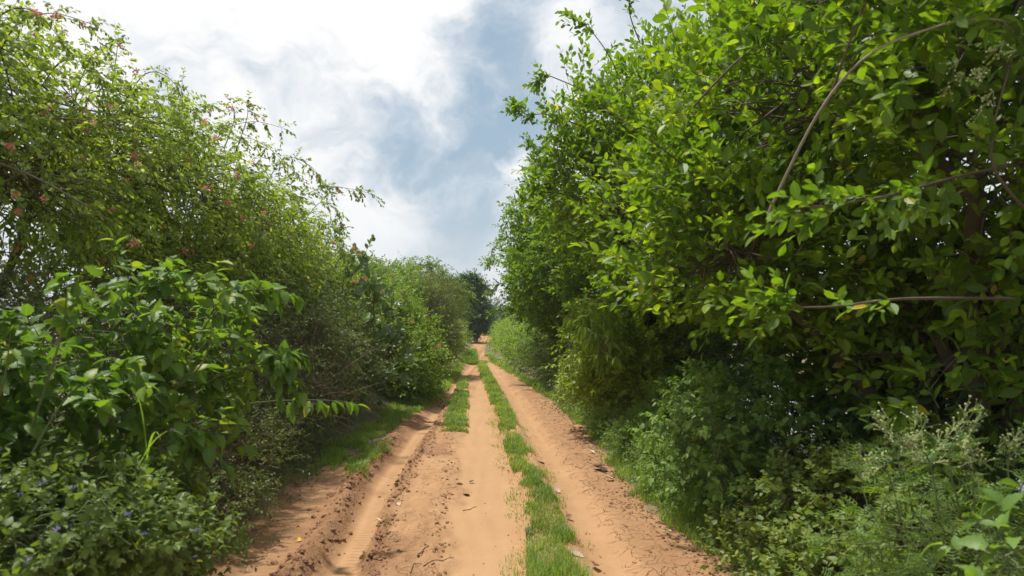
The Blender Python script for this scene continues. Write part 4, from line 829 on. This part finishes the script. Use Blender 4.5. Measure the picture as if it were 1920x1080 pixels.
# cream heads in branching sprays
def heads(n, spread, r):
    A = Acc()
    ph = (1 + 5 ** .5) / 2
    ico = nz(np.array([(-1, ph, 0), (1, ph, 0), (-1, -ph, 0), (1, -ph, 0), (0, -1, ph), (0, 1, ph), (0, -1, -ph), (0, 1, -ph), (ph, 0, -1), (ph, 0, 1), (-ph, 0, -1), (-ph, 0, 1)], float))
    fi = np.array([(0, 11, 5), (0, 5, 1), (0, 1, 7), (0, 7, 10), (0, 10, 11), (1, 5, 9), (5, 11, 4), (11, 10, 2), (10, 7, 6), (7, 1, 8), (3, 9, 4), (3, 4, 2), (3, 2, 6), (3, 6, 8), (3, 8, 9), (4, 9, 5), (2, 4, 11), (6, 2, 10), (8, 6, 7), (9, 8, 1)])
    c = np.stack([rng.normal(0, spread, n), rng.uniform(.0, spread * 2.2, n), rng.normal(0, spread, n)], -1)
    for p in c: A.add(ico * r * rng.uniform(.7, 1.2) * np.array([1, .8, 1]) + p, fi)
    P = np.stack([np.zeros((n, 3)) + np.array([0, -.02, 0]), c * .5 + np.array([0, -.005, 0]), c], 1)
    V, F = tubes(P, np.full((n, 3), r * .18), 3); A.add(V, F)
    return A.mesh('flower_cluster', CREAM, True)
hd = [heads(9, .018, .0042), heads(6, .014, .0045)]
for Q in FLW:
    for k in (23, 21, 18, 14):
        for _ in range(2):
            put('flower_cluster', hd[rng.integers(2)], fern_g['root'], fern_g['rl'], Q[k] + rng.normal(0, .022, 3), nz(Q[-1] - Q[-4]) + rng.normal(0, .5, 3), rng.uniform(.8, 1.2))
for _ in range(14):
    put('flower_cluster', hd[0], big['root'], big['rl'], cream + rng.normal(0, .07, 3), np.array([-1, 0, -.6]) + rng.normal(0, .3, 3), 1.0)

# ------------------------------------------------------------------ grass
def blades(pts, h, w, rng, hue=0., lean=.9):
    n = len(pts)
    hh = h * rng.uniform(.45, 1.25, n); an = rng.uniform(0, 6.28, n); ln = rng.uniform(.1, 1, n) * lean
    dx = np.stack([np.cos(an), np.sin(an), 0 * an], -1); sx = np.stack([-np.sin(an), np.cos(an), 0 * an], -1)
    up = np.array([0, 0, 1.])
    V = []
    for t, wf in ((0, 1.), (.5, .8), (1, 0)):
        c = pts + up * (hh * t * (1 - .25 * ln * t))[:, None] + dx * (hh * ln * t * t)[:, None]
        if wf: V += [c - sx * (w * wf)[:, None] / 2, c + sx * (w * wf)[:, None] / 2]
        else: V += [c]
    V = np.stack(V, 1)
    F = np.array([(0, 1, 3), (0, 3, 2), (2, 3, 4)])
    r = np.clip(.42 + hue + .5 * fbm(pts[:, 0] * 4, pts[:, 1] * 3, 3, 91) + rng.normal(0, .24, n), 0, .9); r[rng.random(n) < .06] = .97
    D = np.zeros((n, 5, 3)); D[..., 2] = r[:, None]; D[:, :, 1] = np.array([0, 0, .5, .5, 1])
    return V.reshape(-1, 3), (F[None] + (np.arange(n) * 5)[:, None, None]).reshape(-1, 3), D.reshape(-1, 3)
OFF = lambda f, d: (lambda y: f(y) + d)
def grass(name, label, lf, rf, y0, y1, dens, h, seed, hue=0., thr=-.25, edge=.07):
    rng = np.random.default_rng(seed); P = []
    yy = y0
    while yy < y1:
        dy = max(.25, yy * .05); wmax = float(np.max(rf(np.array([yy, yy + dy])) - lf(np.array([yy, yy + dy])))) + .1
        n = int(dens * min(1, (5.5 / yy) ** 1.35) * wmax * dy)
        y = rng.uniform(yy, yy + dy, n); u = rng.random(n)
        l, r = lf(y) - .03, rf(y) + .03
        x = l + (r - l) * u
        e = np.minimum(x - l, r - x) / edge
        k = fbm(x * 5, y * 3.2, 4, seed) * 1.5 + np.minimum(e, 1.6) * .6 - .75 + rng.normal(0, .22, n) > thr
        P.append(np.stack([x[k], y[k], hz(x[k], y[k]) - .004], -1)); yy += dy
    P = np.concatenate(P)
    w = .0042 * rng.uniform(.6, 1.3, len(P)) * np.maximum(1, (P[:, 1] / 5.)) ** .8
    hgt = h * np.clip(1 + 1.1 * fbm(P[:, 0] * 5, P[:, 1] * 3.5, 3, seed + 3), .35, 2) * (1 + np.clip(P[:, 1] - 8, 0, 20) * .012)
    V, F, D = blades(P, hgt, w, rng, hue)
    print(name, len(P))
    return link(name, mesh_from(name, V, F, D, False, LM['grass']), kind='stuff', label=label, category='grass')
grass('grass_strip', 'long strip of bright green grass between the middle and right wheel tracks', OFF(BL, .035), OFF(BR, -.05), 3.6, 25, 9500, .08, 301, hue=.10, thr=-.42)
grass('grass_strip', 'short grass island between the left rut and the middle track', AL, AR, 9.7, 17.8, 11000, .07, 302)
isl_l, isl_r = gline([(868, 684), (866, 675), (878, 665)]), gline([(893, 684), (895, 675), (892, 665)])
grass('grass_tuft', 'small rounded grass tuft in the far bend of the track', isl_l, isl_r, 24.5, 31, 16000, .22, 303, hue=-.15, edge=.02)
gl_l = gline([(560, 905), (610, 850), (680, 812), (730, 775), (790, 730), (835, 700), (850, 690)]); gl_r = gline([(600, 905), (668, 850), (720, 820), (765, 790), (805, 765), (838, 733), (864, 706), (868, 690)])
grass('verge_grass', 'green grass verge along the foot of the left hedge', gl_l, gl_r, 6.9, 24, 9000, .07, 304, hue=.3)  # raised hue: lighter blades stand in for sunlight the hedge cuts off
pl_l, pl_r = gline([(640, 905), (655, 870), (690, 845)]), gline([(690, 905), (700, 875), (738, 845)])
grass('grass_patch', 'small sunlit grass patch on the lip of the left rut', pl_l, pl_r, 6.75, 8.3, 12000, .07, 305, hue=.1)
grass('verge_grass', 'thin grass and weeds bordering the right edge of the track', OFF(XR, -.04), OFF(XR, .28), 3.4, 30, 5200, .10, 306, hue=.2, thr=-.1)
grass('verge_grass', 'tall straw-mixed grass in front of the bramble on the bottom right bank', OFF(XR, .08), OFF(XR, .42), 3.3, 6.2, 2600, .2, 307, hue=.05)
grass('verge_grass', 'sparse grass at the foot of the weeds on the bottom left', OFF(XL, -.45), OFF(XL, .02), 3.5, 7, 1300, .1, 308, thr=.0)
grass('dry_grass', 'thin withered grass fringe along the left side of the grass strip', OFF(BL, -.14), OFF(BL, .08), 3.6, 11, 2400, .03, 309, hue=.30, thr=.05)
grass('dry_grass', 'thin withered grass fringe between the grass strip and the right rut', OFF(BR, -.06), OFF(BR, .09), 3.6, 11, 2000, .03, 310, hue=.30, thr=.05)
# long arching grass blades among the left bushes
def long_blades(name, label, starts, seed):
    rng = np.random.default_rng(seed); A = Acc(); n = 10
    for (p, d, L) in starts:
        t = np.linspace(0, 1, n)[:, None]; d = nz(np.array(d)); C = p + d * L * t; C[:, 2] -= (.55 * L * t[:, 0] ** 2.2)
        s = nz(np.cross(np.gradient(C, axis=0), [0, 0, 1.])); w = .0045 * np.sin(np.pi * np.clip(t * .9 + .1, 0, 1))
        V = np.concatenate([C - s * w, C + s * w]); i = np.arange(n - 1); F = np.concatenate([np.stack([i, i + 1, i + n + 1], -1), np.stack([i, i + n + 1, i + n], -1)])
        A.add(V, F, np.column_stack([np.zeros(2 * n), np.zeros(2 * n), np.full(2 * n, rng.uniform(.3, .8))]))
    o = link(name, A.mesh(name, LM['grass']), label=label, category='grass', kind='stuff'); return o
rng = np.random.default_rng(9)
long_blades('long_grass', 'long arching grass blades among the bottom left bushes', [(W(rng.uniform(150, 330), rng.uniform(880, 980), 3.0) + rng.normal(0, .05, 3), (rng.normal(.2, .5), rng.normal(-.2, .2), 1), rng.uniform(.35, .75)) for _ in range(9)], 1)
long_blades('long_grass', 'long grass blades at the foot of the bottom right brambles', [(np.array([x, y, float(hz(np.array(x), np.array(y)))]), (rng.normal(-.4, .5), rng.normal(-.2, .4), 1), rng.uniform(.2, .45)) for x, y in zip(rng.uniform(1.4, 1.75, 60), rng.uniform(3.8, 5.2, 60))], 2)

# ------------------------------------------------------------------ clods, fallen leaves, twigs
def clods(name, label, cf, y0, y1, n, spread, size, seed):
    rng = np.random.default_rng(seed); ph = (1 + 5 ** .5) / 2
    ico = nz(np.array([(-1, ph, 0), (1, ph, 0), (-1, -ph, 0), (1, -ph, 0), (0, -1, ph), (0, 1, ph), (0, -1, -ph), (0, 1, -ph), (ph, 0, -1), (ph, 0, 1), (-ph, 0, -1), (-ph, 0, 1)], float))
    fi = np.array([(0, 11, 5), (0, 5, 1), (0, 1, 7), (0, 7, 10), (0, 10, 11), (1, 5, 9), (5, 11, 4), (11, 10, 2), (10, 7, 6), (7, 1, 8), (3, 9, 4), (3, 4, 2), (3, 2, 6), (3, 6, 8), (3, 8, 9), (4, 9, 5), (2, 4, 11), (6, 2, 10), (8, 6, 7), (9, 8, 1)])
    y = y0 + (y1 - y0) * rng.random(n) ** 1.5; x = cf(y) + rng.normal(0, spread, n); z = hz(x, y)
    s = size * rng.uniform(.2, 1.15, n) ** 2.6
    V = ico[None] * s[:, None, None] * rng.uniform(.55, 1.3, (n, 12, 1)) * np.array([1, 1.2, .6]) + np.stack([x, y, z + s * .15], -1)[:, None]
    F = (fi[None] + (np.arange(n) * 12)[:, None, None]).reshape(-1, 3)
    D = np.tile(np.array([[.9, 0, 0]]), (n * 12, 1))
    link(name, mesh_from(name, V.reshape(-1, 3), F, D, False, SOIL), kind='stuff', label=label, category='soil')
clods('soil_clods', 'crumbled clods along the churned left lip of the rut', OFF(L1, -.12), 3.8, 9, 650, .07, .022, 401)
clods('soil_clods', 'loose clods in the rough soil between left rut and middle', OFF(L2, .03), 3.8, 12, 900, .06, .017, 402)
clods('soil_clods', 'crumbs beside the rough line left of the smooth middle', OFF(L3, -.06), 3.8, 11, 420, .05, .013, 403)
clods('soil_clods', 'crumbs of dried mud along the right edge of the track', OFF(XR, -.14), 3.8, 14, 600, .10, .014, 404)
clods('small_stones', 'scattered grit across the whole track', lambda y: (XL(y) + XR(y)) / 2, 3.6, 16, 900, .75, .006, 405)
def litter(name, label, cf, y0, y1, n, spread, size, seed, sp='dry'):
    rng = np.random.default_rng(seed); y = y0 + (y1 - y0) * rng.random(n) ** 1.4; x = cf(y) + rng.normal(0, spread, n)
    p = np.stack([x, y, hz(x, y) + .006], -1); an = rng.uniform(0, 6.28, n)
    d = np.stack([np.cos(an), np.sin(an), rng.uniform(-.1, .4, n)], -1)
    M = frames(d, np.array([0, 0, 1.]) + rng.normal(0, .35, (n, 3))) * (size * rng.uniform(.4, 1.3, n))[:, None, None]
    Vt, Ft, Dt = T['mid']; Vt = Vt * np.array([1.1, 1, 2.2])
    V = np.einsum('kij,vj->kvi', M, Vt) + p[:, None]; D = np.concatenate([np.broadcast_to(Dt, (n,) + Dt.shape), np.broadcast_to(rng.random(n)[:, None, None], (n, len(Vt), 1))], -1)
    link(name, mesh_from(name, V.reshape(-1, 3), (Ft[None] + (np.arange(n) * len(Vt))[:, None, None]).reshape(-1, 3), D.reshape(-1, 3), False, LM[sp]), kind='stuff', label=label, category='leaf litter')
litter('leaf_litter', 'dry leaf litter along the right edge of the track', OFF(XR, .0), 3.6, 14, 900, .10, .030, 501)
litter('leaf_litter', 'dry leaf litter under the bushes at the left edge of the track', OFF(XL, -.1), 3.6, 9, 700, .16, .032, 502)
litter('leaf_litter', 'withered bits caught along both sides of the grass strip', lambda y: np.where((np.asarray(y) * 997 % 1) > .5, BL(y), BR(y)), 3.6, 14, 700, .06, .020, 503)
DRYL = simple_mat('dead_leaf_brown', (.20, .11, .06), .8); PALEL = simple_mat('dead_leaf_pale', (.55, .42, .34), .8); DKL = simple_mat('dead_leaf_dark', (.09, .05, .035), .8); YEL = simple_mat('dead_leaf_yellow', (.55, .32, .03), .7)
LV = leaf_tmpl(4, .34, .5, -.35)
def fallen(px, py, s, mt, label, rz):
    p = W(px, py, GY(py)); p[2] = float(hz(np.array(p[0]), np.array(p[1]))) + .008
    me = mesh_from('fallen_leaf', LV[0] * s, LV[1], None, True, mt)
    o = link('fallen_leaf', me, None, p.tolist(), label=label, category='leaf'); o.rotation_euler = (rng.uniform(-.2, .3), rng.uniform(-.4, .4), rz); o['group'] = 'fallen leaves on the track'
for a in [(868, 905, .07, DKL, 'curled dark brown leaf on the smooth middle track', 2.2), (880, 903, .06, DKL, 'second curled dark leaf touching the first on the middle track', -.8), (882, 926, .07, DRYL, 'flat thin brown leaf just below the two curled dark ones', 1.6),
          (750, 955, .06, PALEL, 'pale leaf on the second ridge, higher of two', .5), (714, 980, .06, PALEL, 'pale leaf lower down beside the left rut', 1.2), (562, 1028, .045, YEL, 'small yellow leaf on the churned lip of the left rut', .4),
          (1140, 888, .13, DKL, 'large dark shrivelled leaf at the right edge of the track', 1.0), (1125, 882, .12, DRYL, 'broad brown leaf beside the large shrivelled one', 2.5), (1115, 855, .09, PALEL, 'pale pinkish leaf near the right verge', .9), (1152, 905, .1, PALEL, 'long straw-coloured leaf lying across the right mud', 1.7),
          (1022, 868, .09, PALEL, 'pale leaf against the grass strip, uppermost', 1.5), (1048, 922, .08, PALEL, 'pale leaf right of the grass strip beside the rut', .3), (1044, 935, .09, PALEL, 'pale pink leaf just under another along the rut', 1.9), (1050, 962, .07, DRYL, 'brownish leaf at the grass strip edge, lower down', 2.4),
          (1000, 1013, .08, DKL, 'dark curled leaf inside the left fringe of the grass strip', .9), (1095, 1050, .1, PALEL, 'pale leaf near the bottom of the grass strip', 1.4), (1115, 1058, .1, PALEL, 'pale green-white leaf lowest by the grass strip', 2.8), (1062, 975, .07, DRYL, 'small brown leaf half under the strip grass', -.6)]:
    fallen(*a)
def stick(pts, r, label, mt):
    P = []
    for px, py in pts:
        p = W(px, py, GY(py)); p[2] = float(hz(np.array(p[0]), np.array(p[1]))) + r * 1.1; P.append(p)
    P = np.array(P); c = P[0].copy(); n = 14; t = np.linspace(0, len(P) - 1, n)
    Q = np.stack([np.interp(t, np.arange(len(P)), P[:, i]) for i in range(3)], -1); Q[:, :2] += rng.normal(0, r * .7, (n, 2)); Q[:, 2] = np.maximum(Q[:, 2], hz(Q[:, 0], Q[:, 1]) + r * .6)
    V, F = tubes(Q[None], (r * np.linspace(1, .5, n))[None], 6)
    link('fallen_twig', mesh_from('fallen_twig', V - c, F, None, True, mt), None, c.tolist(), label=label, category='twig', group='fallen twigs on the track')
STK = bark_mat('twig_brown', (.07, .04, .03), (.16, .09, .06), 40)
stick([(782, 1046), (792, 1038), (803, 1030)], .006, 'short thick brown twig lying diagonally on the track', STK)
stick([(795, 1066), (812, 1056), (832, 1054), (850, 1049)], .004, 'forked thin twig near the bottom of the track', STK)
stick([(770, 1078), (776, 1063), (790, 1060)], .0035, 'small bent twig left of the forked one', STK)
stick([(868, 955), (880, 953), (893, 947)], .0035, 'slender twig on the smooth middle track', STK)
stick([(1100, 872), (1112, 876), (1130, 877)], .004, 'thin twig near the shrivelled leaves on the right', TWIG)

# thin air haze over the whole place
m, ns, ls = mat_new('air_haze')
pv = mnode(ns, 'ShaderNodeVolumePrincipled'); pv.inputs['Color'].default_value = (.86, .90, .95, 1); pv.inputs['Density'].default_value = .0006; pv.inputs['Anisotropy'].default_value = .2
out = mnode(ns, 'ShaderNodeOutputMaterial'); ls.new(pv.outputs[0], out.inputs['Volume'])
a, b, z0, z1 = 3400., 4300., -2.0, 9.0
V = np.array([(x, y, z) for z in (z0, z1) for y in (-3300., b) for x in (-a, a)]); F = np.array([(0, 2, 3, 1), (4, 5, 7, 6), (0, 1, 5, 4), (2, 6, 7, 3), (0, 4, 6, 2), (1, 3, 7, 5)])
link('haze', mesh_from('haze', V, F, None, False, m), kind='stuff')
S.cycles.volume_bounces = 1
tot = sum(len(o.data.loops) // 3 if o.name.split('.')[0] != 'leaf' else 0 for o in S.objects if o.type == 'MESH')
print('TOTAL approx tris', tot)
